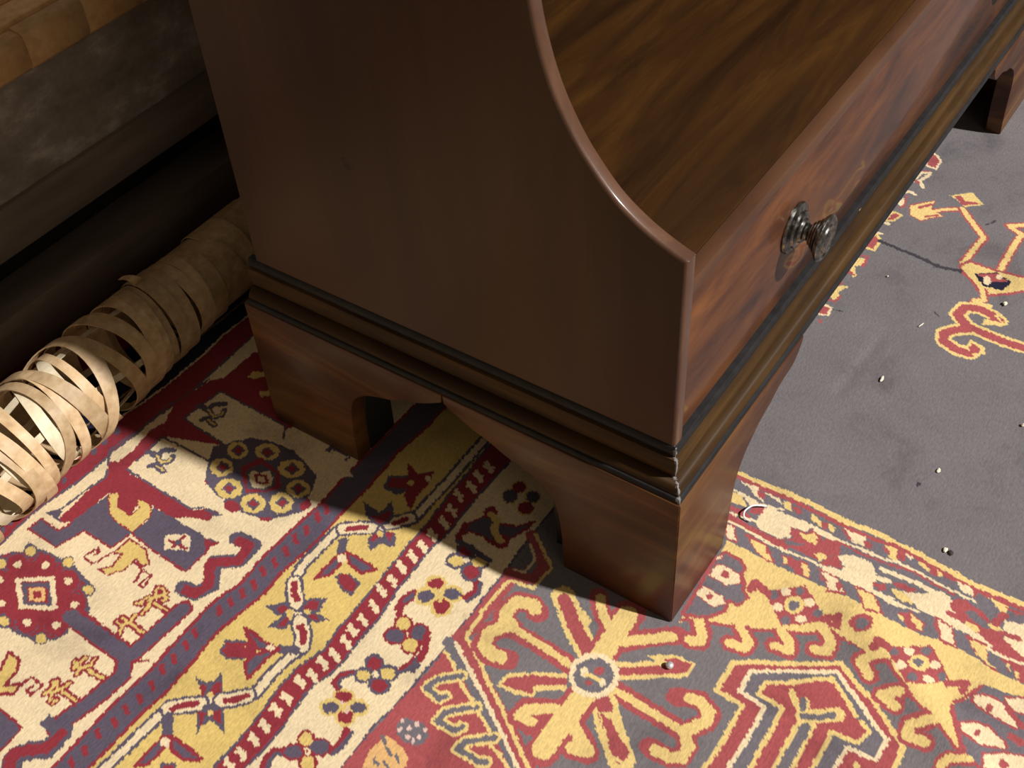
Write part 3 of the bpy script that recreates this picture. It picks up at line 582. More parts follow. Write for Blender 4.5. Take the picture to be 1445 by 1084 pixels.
Pr -390,272 -398,269 -406,273 -412,281 -412,291 -408,299 -400,302 -391,299 -386,290 -385,280
Pr -393,297 -401,294 -408,295 -412,302 -411,310 -407,318 -399,321 -392,319 -388,313 -388,304
Pr -417,273 -424,270 -432,272 -436,279 -435,287 -431,295 -423,298 -416,296 -412,289 -412,281
Pr -407,288 -412,286 -417,288 -420,292 -420,298 -416,303 -412,305 -407,303 -404,299 -404,293
Pb -416,299 -421,298 -426,301 -430,307 -431,314 -428,319 -423,321 -418,318 -414,312 -413,305
Pb -392,275 -398,273 -404,276 -408,283 -409,290 -406,296 -400,298 -393,295 -389,289 -389,281
Py -395,300 -400,297 -405,299 -408,303 -408,309 -405,315 -399,317 -394,316 -391,311 -392,305
Py -419,276 -424,274 -430,275 -433,280 -432,286 -429,292 -423,294 -418,293 -415,288 -415,282
Pc -409,292 -412,290 -415,291 -416,294 -416,297 -414,299 -412,301 -409,300 -408,297 -408,294
Pr -411,293 -412,293 -413,293 -414,294 -414,296 -413,297 -412,298 -410,297 -410,296 -410,295
Py -319,292 -326,290 -334,293 -339,302 -340,311 -336,319 -328,321 -320,318 -315,310 -314,300
Py -341,274 -349,270 -356,273 -361,280 -361,290 -356,298 -348,301 -340,298 -335,291 -335,281
Py -340,297 -347,294 -355,298 -361,307 -361,317 -357,324 -350,327 -342,323 -336,314 -335,304
Py -321,267 -328,265 -336,268 -341,276 -341,286 -337,293 -330,295 -322,292 -317,284 -317,274
Pr -321,296 -326,294 -331,297 -335,303 -336,310 -333,315 -328,317 -323,314 -319,308 -318,301
Pr -343,277 -348,275 -354,277 -357,282 -357,289 -354,294 -348,296 -342,294 -339,289 -339,282
Pb -342,300 -347,299 -353,302 -357,308 -358,315 -355,321 -350,322 -344,319 -340,313 -339,306
Pb -323,270 -328,269 -333,272 -337,278 -338,284 -335,289 -330,291 -325,288 -321,282 -320,275
Lp2.7 -335,303 -340,288
Py -337,292 -340,291 -344,292 -345,295 -345,299 -343,302 -340,303 -336,302 -335,299 -335,296
Lb5.2 -293,319 -305,329 -319,327 -320,321
Lr3.1 -292,320 -305,331 -319,331 -323,319
Lb5.2 -258,267 -245,259 -231,256
Lr3.1 -254,268 -240,263 -208,269 -197,269
Pb -259,291 -268,287 -276,290 -281,297 -280,307 -274,315 -265,319 -257,316 -252,309 -253,299
Pb -280,263 -289,260 -297,264 -302,272 -302,282 -297,290 -289,293 -281,289 -275,281 -275,271
Pb -280,291 -287,289 -295,293 -300,300 -300,310 -296,317 -288,319 -281,316 -276,308 -275,299
Pb -260,265 -268,262 -276,266 -281,274 -282,283 -277,291 -269,294 -260,290 -255,282 -255,272
Pr -261,295 -267,292 -273,294 -276,299 -276,305 -272,311 -266,313 -260,312 -257,307 -257,300
Pr -283,267 -288,265 -294,268 -298,274 -298,281 -295,286 -289,288 -284,285 -280,279 -280,272
Py -282,295 -287,294 -292,297 -295,302 -296,308 -293,313 -289,314 -284,311 -280,306 -280,300
Py -263,269 -268,267 -273,270 -277,275 -277,282 -274,287 -269,289 -264,286 -260,280 -260,274
Pc -276,288 -278,287 -281,287 -282,289 -282,292 -280,295 -278,296 -275,295 -274,293 -274,290
Pr -209,292 -218,289 -227,293 -232,301 -232,312 -227,320 -218,323 -209,320 -203,311 -203,300
Pr -188,268 -198,264 -207,267 -212,275 -211,286 -205,294 -195,298 -186,295 -181,287 -182,276
Pr -189,296 -197,293 -205,296 -210,303 -210,313 -204,320 -196,323 -188,321 -183,313 -183,303
Pr -210,267 -219,264 -227,267 -232,274 -231,283 -226,291 -217,295 -209,292 -204,284 -204,275
Pb -211,295 -218,293 -224,296 -228,303 -228,311 -225,317 -218,319 -211,316 -207,309 -207,302
Pb -190,271 -197,269 -204,271 -208,277 -207,284 -203,291 -196,293 -189,291 -185,285 -186,277
Py -191,299 -197,297 -202,299 -206,305 -206,312 -202,317 -196,319 -190,317 -187,311 -187,304
Py -212,270 -219,268 -224,270 -228,276 -228,282 -224,288 -217,290 -211,288 -208,283 -208,276
Lr4.5 -187,323 -173,329 -158,324
Lr5.0 -190,271 -211,259 -229,255
Lb3.9 -236,252 -248,254
Py -110,296 -119,293 -127,297 -133,306 -133,316 -128,324 -119,327 -110,323 -105,314 -105,304
Py -137,267 -147,263 -157,266 -163,275 -162,286 -154,295 -144,300 -134,297 -128,288 -129,277
Py -134,294 -144,291 -153,295 -159,304 -159,315 -153,323 -143,327 -134,323 -128,314 -128,303
Py -112,266 -121,263 -130,267 -136,276 -136,286 -130,294 -121,297 -112,293 -106,284 -106,274
Pr -112,300 -118,299 -124,302 -128,308 -128,315 -125,320 -120,321 -114,318 -110,312 -109,305
Pr -139,271 -147,269 -154,271 -158,277 -157,285 -152,291 -144,294 -137,292 -133,286 -134,278
Pb -137,298 -143,297 -150,300 -154,306 -154,314 -150,319 -144,321 -137,318 -133,312 -133,304
Pb -115,270 -121,268 -127,271 -131,277 -131,285 -127,290 -121,292 -115,289 -111,282 -111,275
Ly2.9 -127,304 -139,288
Lr4.5 -147,328 -162,334 -180,332
Lb3.4 -151,325 -165,329
Lr5.2 -84,272 -89,259 -101,255 -116,261
Lb2.9 -85,257 -100,249 -119,255
Pb -63,294 -72,292 -80,296 -86,304 -86,315 -81,323 -72,325 -63,321 -58,312 -58,302
Pb -48,266 -56,264 -64,268 -69,276 -70,286 -65,293 -57,295 -49,291 -44,283 -43,273
Pb -43,295 -51,292 -59,295 -64,303 -64,312 -58,320 -50,323 -42,319 -37,312 -37,302
Pb -68,266 -78,262 -88,265 -93,273 -92,283 -85,292 -75,296 -65,293 -60,285 -61,274
Py -65,298 -71,297 -77,300 -81,306 -82,313 -78,319 -73,320 -67,317 -63,310 -62,303
Py -51,270 -56,269 -61,272 -65,278 -65,284 -62,289 -58,290 -52,287 -49,281 -48,274
Pr -45,299 -51,297 -56,300 -59,305 -59,311 -56,316 -51,318 -45,315 -42,310 -42,303
Pr -71,269 -78,267 -84,269 -88,275 -87,282 -82,288 -75,291 -68,289 -65,283 -66,276
Pc -61,293 -63,292 -66,292 -67,295 -67,297 -65,300 -62,301 -60,300 -58,298 -59,295
Lb4.0 -42,327 -43,299 -47,269
Pb -34,333 -5,331 18,319 17,291 25,268 47,253 32,253 1,267 -13,262 -20,278 -16,300 -19,324
Lr2.0 -34,333 -5,331 18,319 17,291 25,268 47,253 32,253 1,267 -13,262 -20,278 -16,300 -19,324 -34,333
Pr 31,308 24,306 18,308 14,313 15,320 20,326 27,328 33,326 37,321 36,314
Pr -2,264 -11,261 -18,264 -23,271 -22,279 -17,286 -8,289 0,286 4,279 3,271
Ly5.4 23,315 18,299 2,295 -9,275
Lr4.0 -37,329 -10,335 -34,333
Py 95,297 88,294 80,297 76,304 77,312 82,318 90,321 97,318 101,311 101,303
Py 67,266 59,263 51,266 47,273 47,281 53,288 61,291 69,288 73,281 73,272
Py 73,299 64,296 57,298 52,305 54,313 60,321 68,324 76,321 81,315 79,306
Py 90,270 82,267 74,270 70,276 71,284 77,291 85,293 92,291 96,284 95,276
Pr 95,298 88,296 82,299 78,305 79,312 83,317 89,319 96,316 99,311 99,304
Pr 66,267 59,265 52,268 49,274 49,281 54,287 61,289 68,286 71,280 71,273
Pb 72,300 65,298 58,300 54,306 55,313 61,319 68,322 75,320 79,314 78,306
Pb 89,271 82,269 76,271 72,277 73,284 78,289 85,291 91,289 94,284 94,277
PR -178,236 -228,234 -273,238 -373,244 -409,245 -511,246 -326,-40 -278,41 -253,84 -209,155
LB8.3 -186,239 -210,192 -245,131 -273,80 -289,57
LR9.4 -172,226 -193,192 -218,149 -237,118 -256,83 -281,45
Lc2.9 -182,229 -207,187 -228,151 -247,120 -261,97 -288,55
LY2.9 -166,223 -189,183 -208,157 -227,125 -251,89 -267,65 -281,43
PR -178,241 -138,236 -102,238 -65,237 -41,238 -27,215 -47,214 -86,215 -122,216 -150,213 -177,225
LY2.7 -166,223 -138,226 -125,226
LY2.7 -123,228 -92,227 -63,226 -50,221
LR9.0 -52,231 -46,211 -40,198 -13,196 4,215 23,242
LY2.5 -58,222 -53,190 -10,186 6,208 28,238
PB -36,232 6,236 -15,217 -35,218
Lc2.0 -40,230 -36,215 -10,214 7,234
LY8.3 -218,193 -241,217 -258,221 -261,197 -254,193
LB4.0 -218,193 -241,217 -258,221 -261,197 -254,193
LY8.3 -245,150 -273,180 -289,181 -287,153 -278,149
LB4.0 -245,150 -273,180 -289,181 -287,153 -278,149
LY8.3 -268,105 -293,134 -306,137 -305,101 -301,96
LB4.0 -268,105 -293,134 -306,137 -305,101 -301,96
LY2.7 -201,233 -208,216 -216,206
LY2.7 -228,188 -240,161 -245,154
LY2.7 -251,144 -259,124 -264,117
LY2.7 -279,104 -285,85 -295,65
PB -320,224 -307,219 -304,203 -301,191 -312,176 -329,181 -335,197 -331,214
Pp -310,217 -312,216 -314,217 -315,218 -315,220 -314,222 -312,223 -310,222 -309,221 -309,219
Pp -315,202 -317,201 -318,202 -320,203 -319,205 -318,207 -316,208 -315,207 -313,206 -314,203
Pp -305,198 -307,197 -309,198 -310,199 -310,201 -308,203 -307,204 -305,203 -304,201 -304,199
Pp -326,197 -328,196 -329,197 -330,198 -330,200 -329,202 -327,203 -325,202 -324,201 -324,199
Pp -317,184 -319,183 -321,184 -322,185 -322,187 -321,189 -319,190 -317,189 -316,188 -316,186
Pp -306,184 -307,183 -309,184 -310,185 -310,187 -309,189 -307,190 -305,189 -304,187 -304,185
Pp -326,188 -327,187 -329,188 -330,189 -330,191 -329,193 -327,194 -325,193 -324,191 -324,189
Pp -323,211 -325,210 -326,210 -327,212 -327,214 -326,216 -324,217 -322,216 -321,214 -321,212
Po -391,221 -369,229 -355,227 -340,226 -341,210 -342,194 -350,181 -365,176
LB2.2 -345,228 -350,217
LB2.2 -354,213 -358,203
LB2.2 -374,218 -378,207
LB2.2 -355,198 -360,188
LB2.2 -370,204 -375,193
LR13.1 -129,80 -125,122 -124,178
LR15.7 -123,177 -123,193 -104,201 -82,196 -76,175 -83,162
LR15.7 -120,184 -143,200 -165,197 -173,179 -166,156
LY5.4 -128,80 -124,123 -121,173
LY9.7 -119,180 -117,193 -102,200 -82,196 -75,176 -80,169
LY9.7 -120,184 -143,200 -164,195 -170,181 -168,165
LY16.4 -101,66 -78,102 -41,147
LR9.7 -101,66 -78,102 -45,143
LY5.0 -61,102 -51,110 -58,96
LR22.1 -105,53 -56,55 -16,55
LR14.4 -63,41 -39,16 -13,-15
LR13.4 -53,63 -36,87 -15,106
LR13.4 4,50 -37,56
LY14.7 -105,53 -56,55 -21,56
LY7.7 -61,42 -40,15 -18,-11
LY6.7 -53,63 -36,87 -17,102
LY13.2 -105,27 -84,-4 -59,-36
PY -62,2 -53,-8 -39,-32 -39,-58 -61,-59 -76,-38 -62,-13
PR -54,-18 -45,-31 -42,-53 -58,-53 -69,-38 -108,20 -98,27 -65,-21 -58,-26
LR14.1 -128,13 -130,-30 -132,-83
LR13.4 -128,-95 -106,-109 -90,-107 -82,-86 -88,-73 -94,-60
LR13.4 -132,-93 -147,-105 -165,-105 -174,-92 -173,-65
LY5.4 -128,13 -130,-30 -132,-83
LY8.1 -130,-92 -121,-99 -104,-108 -91,-105 -84,-87 -87,-75
LY7.8 -133,-91 -147,-106 -165,-106 -173,-91 -173,-73
LY17.4 -151,16 -179,-12 -207,-44
LR10.0 -151,16 -179,-12 -204,-42
PY -167,13 -156,-4 -172,-20 -190,-53 -211,-53 -214,-32 -197,-16
PR -166,11 -167,-6 -178,-21 -194,-48 -208,-48 -208,-31 -191,-12
PY -187,6 -183,-7 -196,-19 -199,-8
LR22.1 -157,42 -211,44 -250,44
LR16.1 -194,61 -211,92 -227,95 -226,72
LR15.4 -197,37 -213,8 -222,-4 -227,15
LY14.7 -155,42 -209,45 -247,46
LY7.7 -192,62 -212,92 -225,96 -224,79
LY8.7 -195,40 -212,12 -220,-3 -226,15
PY -205,146 -183,144 -163,115 -141,78 -162,65 -185,97 -195,96 -203,117
PR -201,141 -186,139 -166,112 -147,75 -156,69 -178,104 -190,100 -197,121
Pc -106,17 -127,12 -147,20 -158,38 -157,59 -143,75 -122,81 -102,73 -90,55 -92,33
PB -110,23 -126,20 -141,26 -150,40 -150,57 -139,69 -123,73 -108,67 -98,52 -99,36
Ps -116,33 -126,31 -136,35 -141,44 -141,54 -135,62 -125,64 -115,60 -109,51 -110,41
Pc -125,55 -129,53 -133,54 -134,57 -133,60 -130,63 -126,65 -122,64 -120,62 -121,58
Pc -124,27 -128,26 -131,27 -133,29 -132,33 -129,36 -125,37 -122,36 -120,33 -121,30
PR -111,38 -115,37 -119,39 -121,43 -121,47 -119,50 -115,51 -111,49 -108,45 -108,41
PR -135,42 -137,42 -139,43 -141,46 -141,49 -140,51 -137,51 -135,50 -133,47 -133,44
LY3.3 -128,54 -127,38
PR -166,-135 -119,-138 -60,-136 -58,-98 -10,-99 8,-126 48,-193 63,-216 44,-249 23,-288 6,-312 -4,-328 -40,-330
LY3.4 -166,-135 -119,-138 -60,-136 -58,-98 -10,-99 9,-126 24,-155 48,-193 64,-216 57,-228 44,-249 37,-269 23,-288 6,-312 -4,-328 -40,-330
PB -150,-160 -97,-162 -47,-161 -44,-124 -10,-123 14,-159 36,-198 50,-218 35,-240 21,-263 3,-289 -6,-307 -40,-307 -43,-271 -80,-269
Lc2.9 -150,-160 -97,-162 -47,-161 -44,-124 -10,-123 14,-160 36,-198 49,-218 35,-240 21,-263 3,-289 -6,-307 -40,-307 -43,-271 -80,-269
PR -135,-183 -36,-181 -34,-147 -15,-146 3,-175 27,-202 36,-216 23,-237 2,-262 -2,-274 -9,-285 -30,-279 -34,-246 -76,-244 -99,-242
LY3.1 -135,-183 -36,-181 -34,-147 -15,-146 3,-175 27,-202 36,-216 23,-237 4,-262
LY3.1 0,-272 -9,-285 -30,-279 -34,-246 -72,-247 -95,-246
PR -46,-273 -45,-308 -61,-308 -83,-274
LY3.4 -58,-290 -69,-293
LY12.3 -118,-216 -42,-215
LB6.5 -118,-216 -44,-216
LY9.7 -33,-207 -23,-223 -7,-243
LY4.4 -30,-206 -19,-190 -9,-181
LB4.4 -33,-207 -24,-223 -11,-238
PY -12,-208 -19,-209 -24,-208 -27,-205 -25,-200 -19,-196 -13,-195 -7,-196 -5,-199 -7,-204
PB -14,-204 -21,-206 -25,-206 -27,-203 -25,-199 -20,-196 -14,-194 -9,-194 -7,-197 -9,-201
PY 29,-9 97,-6 163,-1 163,-43 161,-83 162,-121 162,-157 160,-188 158,-220 159,-257 160,-292 166,-320 164,-358 159,-388 158,-433 48,-468 14,-418 18,-394 24,-379 38,-359 51,-333 61,-311 72,-299 86,-274 103,-254 98,-238 97,-213 99,-190 103,-181 91,-174 79,-156 64,-126 51,-101 42,-89 40,-77 30,-48 26,-38 22,-23 4,-7
LR2.5 11,-9 22,-23 26,-38 30,-48 40,-77 42,-89 51,-101 64,-126 79,-156 91,-174 103,-181 99,-190 97,-213 98,-238 103,-254 86,-274 72,-299 61,-311 51,-333 38,-359 24,-379 18,-394 14,-418
LR13.4 23,-29 8,-43 -5,-47 -11,-34
LR12.5 43,-82 28,-102 17,-101 14,-80
LR12.5 68,-130 56,-148 44,-152 42,-132
LR13.3 104,-171 87,-192 71,-194 65,-179
LR13.0 105,-263 92,-245 79,-237 65,-254
LR13.0 61,-295 47,-278 41,-298
LR13.0 46,-345 26,-323 11,-327 13,-347
LR9.4 18,-401 6,-378 -8,-375
LY6.9 23,-29 8,-43 -5,-47 -11,-34
LY6.3 43,-82 28,-102 17,-101 14,-80
LY6.3 68,-130 56,-148 44,-152 42,-132
LY7.1 104,-171 87,-192 71,-194 65,-179
LY6.8 105,-263 92,-245 79,-237 65,-254
LY6.8 61,-295 47,-278 41,-298
LY6.8 46,-345 26,-323 11,-327 13,-347
LY5.2 18,-401 6,-378 -8,-375
PY 15,-7 34,-46 54,-99 83,-154 95,-172 113,-164 85,-84 44,-20
PY 105,-167 105,-192 101,-214 102,-237 112,-260 104,-275 92,-256 93,-238 113,-164
PY 98,-266 78,-300 63,-321 38,-367 28,-381 82,-362 93,-347 106,-305
PR 114,-85 151,-126 135,-147 114,-173 93,-150 75,-126 94,-105
PB 118,-102 114,-103 109,-101 107,-98 108,-93 111,-91 116,-90 120,-91 122,-95 122,-99
PB 142,-130 138,-131 133,-129 131,-126 132,-122 135,-119 140,-118 144,-120 146,-124 146,-128
PB 122,-166 117,-166 113,-164 111,-161 111,-157 115,-154 119,-154 123,-155 125,-159 125,-163
PB 89,-133 84,-134 80,-132 78,-129 79,-125 82,-122 86,-121 90,-123 93,-126 92,-130
Pc 132,-114 127,-115 123,-113 120,-109 121,-104 124,-101 129,-100 133,-103 136,-107 135,-111
Pc 132,-149 128,-149 123,-147 121,-143 121,-139 124,-136 129,-135 133,-137 136,-141 135,-146
Pc 103,-151 98,-151 94,-149 91,-145 92,-141 95,-138 99,-137 104,-140 106,-143 106,-148
Pc 103,-116 98,-117 94,-115 92,-111 92,-107 95,-104 100,-103 104,-105 107,-109 106,-113
PY 122,-139 113,-140 104,-136 99,-129 100,-121 106,-115 116,-113 124,-117 129,-125 128,-133
PB 117,-133 112,-134 108,-132 105,-129 106,-124 110,-121 115,-120 119,-122 121,-126 121,-130
LR5.9 112,-88 120,-66 106,-66
LR5.9 114,-170 125,-185 112,-189
PR 112,-258 131,-280 152,-305 134,-324 116,-342 89,-321 77,-300 90,-281
PB 115,-273 110,-274 106,-272 104,-268 104,-264 108,-262 112,-261 116,-263 118,-267 118,-271
PB 143,-308 139,-308 135,-306 132,-303 133,-299 136,-296 140,-296 145,-298 147,-301 146,-305
PB 117,-338 113,-339 109,-337 106,-333 107,-330 110,-327 114,-327 118,-329 120,-332 120,-336
PB 92,-307 88,-307 84,-306 82,-302 82,-298 85,-296 89,-296 93,-298 96,-301 95,-305
Pc 129,-291 125,-291 120,-289 118,-285 118,-280 121,-278 125,-277 130,-280 132,-284 132,-288
Pc 129,-326 125,-326 120,-324 118,-320 118,-316 121,-313 125,-313 130,-315 132,-319 132,-323
Pc 102,-326 98,-327 94,-324 91,-320 91,-316 94,-314 99,-314 103,-316 105,-320 105,-324
Pc 100,-289 96,-289 91,-287 89,-283 89,-279 92,-276 96,-276 101,-278 103,-282 103,-286
PY 124,-314 115,-314 107,-310 102,-302 102,-294 108,-289 116,-289 125,-293 130,-301 129,-309
PB 119,-306 115,-306 110,-304 108,-300 108,-297 111,-294 116,-294 120,-296 122,-300 122,-303
LR5.9 113,-260 117,-245 104,-243
LR4.9 107,-342 123,-363 108,-362
PR 139,-229 129,-230 120,-225 115,-217 116,-208 122,-202 132,-201 142,-206 147,-214 146,-223
PB 135,-224 129,-224 123,-222 120,-217 121,-212 125,-209 131,-208 137,-210 140,-215 139,-220
PB 121,0 144,-8 143,-31 134,-44 121,-44 110,-54 100,-57 91,-68 74,-63 73,-49 54,-52 33,-37 20,-7 57,-5
LR2.9 121,0 144,-8 143,-31 134,-44 121,-44 110,-54 100,-57 91,-68 74,-63 73,-49 54,-52 33,-37 20,-7 57,-5 121,0
Pc 96,-5 122,-8 121,-44 107,-50 94,-36
LR0.9 96,-5 122,-8 121,-44 107,-50 94,-36 96,-5
Pc 59,-5 77,-8 76,-38 67,-48 52,-36
LR0.9 59,-5 77,-8 76,-38 67,-48 52,-36 59,-5
Pc 124,0 144,-8 130,-9
LR0.9 124,0 144,-8 130,-9 124,0
PR 113,-30 109,-31 105,-30 103,-27 103,-23 107,-20 111,-19 115,-20 117,-24 116,-28
PR 68,-28 65,-28 62,-27 60,-25 61,-21 63,-19 66,-18 69,-20 71,-22 71,-25
PB 86,-7 92,-22 96,-59 88,-68 75,-61 78,-44 81,-14
PB 45,-34 40,-34 34,-31 30,-25 30,-19 33,-15 38,-14 44,-18 48,-24 48,-30
PB 77,-358 87,-360 103,-373 131,-379 135,-405 142,-438 44,-469 14,-418 27,-387 52,-371
Pc 110,-373 120,-392 118,-414 102,-434 92,-437 93,-419 95,-397 99,-378
LR1.6 110,-373 120,-392 118,-414 102,-434 92,-437 93,-419 95,-397 99,-378 110,-373
Pc 61,-373 73,-388 78,-406 65,-433 59,-434 45,-405 48,-381
LR1.6 61,-373 73,-388 78,-406 65,-433 59,-434 45,-405 48,-381 61,-373
Pc 33,-411 53,-432 63,-457 46,-469 14,-419
LR1.6 33,-411 53,-432 63,-457 46,-469 14,-419 33,-411
Pc 128,-409 144,-438 119,-446 115,-429 118,-416
LR1.6 128,-409 144,-438 119,-446 115,-429 118,-416 128,-409
PR 105,-401 101,-401 97,-400 96,-398 97,-395 100,-393 105,-392 108,-394 110,-396 109,-399
PR 62,-401 59,-401 56,-400 54,-397 55,-395 57,-393 60,-393 63,-394 65,-397 65,-399
PR 40,-442 36,-443 32,-441 30,-438 31,-435 34,-433 38,-432 42,-434 44,-437 43,-440
LR3.8 113,-418 98,-442
LR5.6 79,-434 77,-445
LR3.4 77,-358 50,-373 26,-389
LR2.7 87,-360 109,-372 129,-380
PB 288,70 290,45 291,1 293,-43 293,-88 288,-134 294,-183 291,-188 291,-234 286,-276 281,-318 285,-394 158,-433 159,-388 164,-358 166,-320 160,-292 159,-257 158,-220 160,-188 162,-157 162,-121 161,-83 163,-43 163,-1 167,31
LY4.7 285,69 285,44 285,-2 288,-46 287,-86 283,-131 287,-162 287,-186 284,-195 284,-237 279,-279 274,-320 278,-396
LR3.8 277,64 278,41 277,-1 279,-41 278,-79 275,-118 274,-157 277,-190 280,-203 276,-239 269,-282 267,-323 269,-361 270,-398
Pc 272,33 276,5 255,-14 257,2 268,14
PR 272,5 270,-10 260,-12 259,-4
PY 273,-37 274,-51 260,-55 259,-45
PR 271,-50 272,-63 263,-72 260,-62
Pc 273,-4 273,-31 264,-41 269,-20
PY 273,-80 264,-102 255,-104 261,-86
PR 265,-100 268,-111 254,-112 256,-104
PY 268,-109 265,-121 254,-124 258,-115
Pc 270,-134 270,-152 258,-173 258,-155
PR 269,-162 264,-177 253,-177
PR 266,-131 267,-138 258,-155 256,-143
Pc 270,-129 273,-162 257,-171 254,-154
PR 267,-161 267,-171 253,-172
PR 269,-125 269,-136 255,-154
PY 273,-191 277,-210 257,-216 257,-205
PR 275,-209 274,-225 261,-226 260,-214
PR 269,-187 271,-196 260,-206
Pc 275,-220 274,-235 268,-230
PY 270,-240 273,-249 262,-265 264,-252
PR 269,-257 273,-268 262,-272 260,-263
PY 273,-266 269,-277 261,-275
Pc 268,-296 266,-321 254,-327 254,-311
PR 265,-321 263,-328 253,-327
PY 264,-342 265,-370 253,-371 251,-363
PR 262,-366 264,-392 256,-384
Lc1.9 252,32 251,12 248,-10 256,-43
Lc1.9 251,-92 249,-120 248,-147 251,-171 250,-201
Lc1.9 248,-128 249,-167 250,-201 255,-219 254,-248 250,-282 248,-310 248,-331
LR1.9 245,-133 242,-170 245,-207 251,-241 245,-283 244,-303
PY 247,37 249,18 232,3 229,28
Pc 249,15 250,-9 249,-17 238,1
LR4.5 219,26 221,3 215,-8
Lc2.2 211,21 213,-2 216,-19
LR5.6 204,18 200,-13 199,-34 197,-75
LR5.6 232,-9 240,-19
Pc 214,-19 252,-22 251,-41 252,-58 254,-90 237,-91 234,-64 217,-74 205,-62 206,-35
PR 203,-28 204,-63 215,-77 233,-65 236,-92 247,-93 248,-104 234,-114 247,-121 245,-137 224,-146 224,-140 200,-125 199,-102 200,-65
PB 205,-64 212,-79 216,-101 202,-77
PY 230,-79 232,-93 241,-98 235,-107 223,-111 223,-93
PY 208,-115 215,-123 212,-141 206,-139 205,-129 200,-125
Lc4.5 248,-99 246,-126
PR 224,-140 215,-150 204,-161 195,-127
Pc 221,-143 229,-151 235,-163 235,-188 219,-202 187,-208 187,-173 188,-134 197,-133 201,-159 209,-159
PR 201,-208 212,-217 201,-221 196,-214
Pc 202,-170 208,-184 191,-179
PR 219,-224 226,-239 225,-257 215,-251 215,-231
PY 209,-227 212,-244 211,-258 202,-262 197,-250 198,-238
Lc3.6 232,-202 234,-227 236,-255 233,-276
Lc4.5 216,-207 218,-219
Lc4.3 190,-212 191,-234
LR4.5 203,-207 204,-217
Lc1.8 191,-236 191,-256 192,-272
Pc 213,-243 222,-266 240,-285 235,-303 228,-318 219,-326 210,-311 194,-335 192,-318 197,-291 196,-270
LR13.5 230,-317 223,-342 211,-356 198,-383 193,-402
LB5.9 226,-331 219,-354
PY 212,-327 213,-343 204,-351 199,-338
PY 221,-356 230,-362 224,-377 218,-367
LR5.9 229,-363 247,-369
Pc 240,-372 248,-399 196,-417 203,-396 211,-381
LR3.8 219,-374 222,-398
LR4.4 212,-306 212,-326
Lc5.3 203,-322 195,-352 190,-366
Lc2.0 196,14 195,-18 191,-51 190,-82 194,-111 193,-133
Lc2.7 192,-209 185,-233 189,-252
Lc2.1 185,-368 184,-388 188,-414
LR2.7 179,-389 181,-416
PR 193,17 193,1 167,-16 165,2
PR 189,-16 188,-51 163,-77 160,-65 166,-45
PR 182,-76 182,-91 171,-93 169,-84
PR 187,-102 186,-116 166,-128 163,-120
PR 188,-127 187,-157 164,-182 155,-155 172,-147
PR 187,-179 186,-212 161,-237 150,-211 167,-201
PR 177,-245 176,-257 163,-263
PR 188,-258 180,-286 165,-288 164,-280
PR 199,-290 194,-318 164,-336 164,-312
PR 191,-333 192,-365 167,-375 159,-393 158,-382 168,-359
PR 178,-393 179,-401 166,-402
PR 174,-405 174,-414 161,-416 161,-411
Pc 190,13 190,1 170,-12 168,2
PR 189,2 175,-13 168,-13
PY 185,-24 184,-51 165,-71 163,-61 167,-46
PR 184,-50 176,-59 168,-58
PY 181,-78 181,-90 172,-92 171,-84
PR 185,-79 186,-112 167,-123 162,-110 170,-96
PY 184,-105 184,-116 168,-126 165,-119
Pc 185,-134 184,-157 166,-176 160,-155 173,-149
PR 182,-132 174,-144 167,-144
PR 176,-158 177,-169 164,-170
PY 183,-186 183,-211 163,-231 155,-210 168,-202
PR 178,-188 167,-202 154,-208
PR 179,-249 186,-267 162,-283 160,-270
PY 176,-247 175,-257 165,-261
PY 184,-263 179,-284 167,-286 166,-279
Pc 195,-296 191,-317 167,-331 168,-313
PR 184,-293 185,-304 171,-312
PY 187,-341 187,-366 168,-374 162,-388 161,-379 169,-361
PY 177,-394 178,-401 168,-402
PR 178,-400 179,-418 163,-430 158,-417
PY 173,-407 173,-413 162,-415 163,-411
PR 1171,88 1167,67 1197,67 1211,81 1219,95
Lc2.5 1171,88 1167,67 1197,67 1211,81 1219,95 1171,88
PR 970,90 1001,86 1000,68 975,76
LY2.5 970,90 1001,86 1000,68 975,76 970,90
PR 879,94 878,72 913,75 925,88
LY2.5 879,94 878,72 913,75 925,88 879,94
Lc3.8 1109,90 1143,86 1151,72 1141,71 1116,79 1100,66
LR2.0 1143,95 1156,72
LR2.5 1118,93 1108,78
Lc3.4 1066,93 1075,82 1071,71
Pc 1030,92 1051,84 1035,76 1023,80
LR1.6 1061,83 1026,74 1019,82
Lc4.0 961,92 964,80
Lc2.7 926,94 930,79
PY 812,91 845,94 849,74 827,74 820,85 798,70 790,75
LR2.5 853,92 858,74 828,72
LR3.4 802,93 798,78
PY 723,93 754,92 766,71 743,81 729,75 719,78
LR2.5 716,90 716,76 734,74
LR2.5 757,94 766,85
PR 688,101 699,87 698,74 678,73 672,86
Lc2.0 688,101 699,87 698,74 678,73 672,86 688,101
PR 663,84 660,75 651,76
LR7.2 1023,46 1040,25 1072,-17
PY 1035,67 1052,52 1071,32 1045,29 1034,2 1018,20 1000,32 1007,56
LR1.1 1035,67 1052,52 1071,32 1045,29 1034,2 1018,20 1000,32 1007,56 1035,67
LY3.6 1033,28 1054,9 1072,-17
LR3.6 1038,49 1057,34
LR3.1 1017,30 1031,14
PY 1101,14 1129,-18 1105,-49 1080,-22 1089,-8
PR 1102,6 1086,-11 1085,-20 1105,-43 1103,-27 1098,-15 1110,-4
LR8.7 1071,-19 1043,-48 1010,-81 927,-73
LY4.9 1073,-19 1043,-48 1010,-80 923,-73
LR8.7 932,-134 1018,-133 1052,-135 1066,-107 1088,-141
LY4.9 932,-134 1018,-133 1052,-135 1066,-107 1088,-141
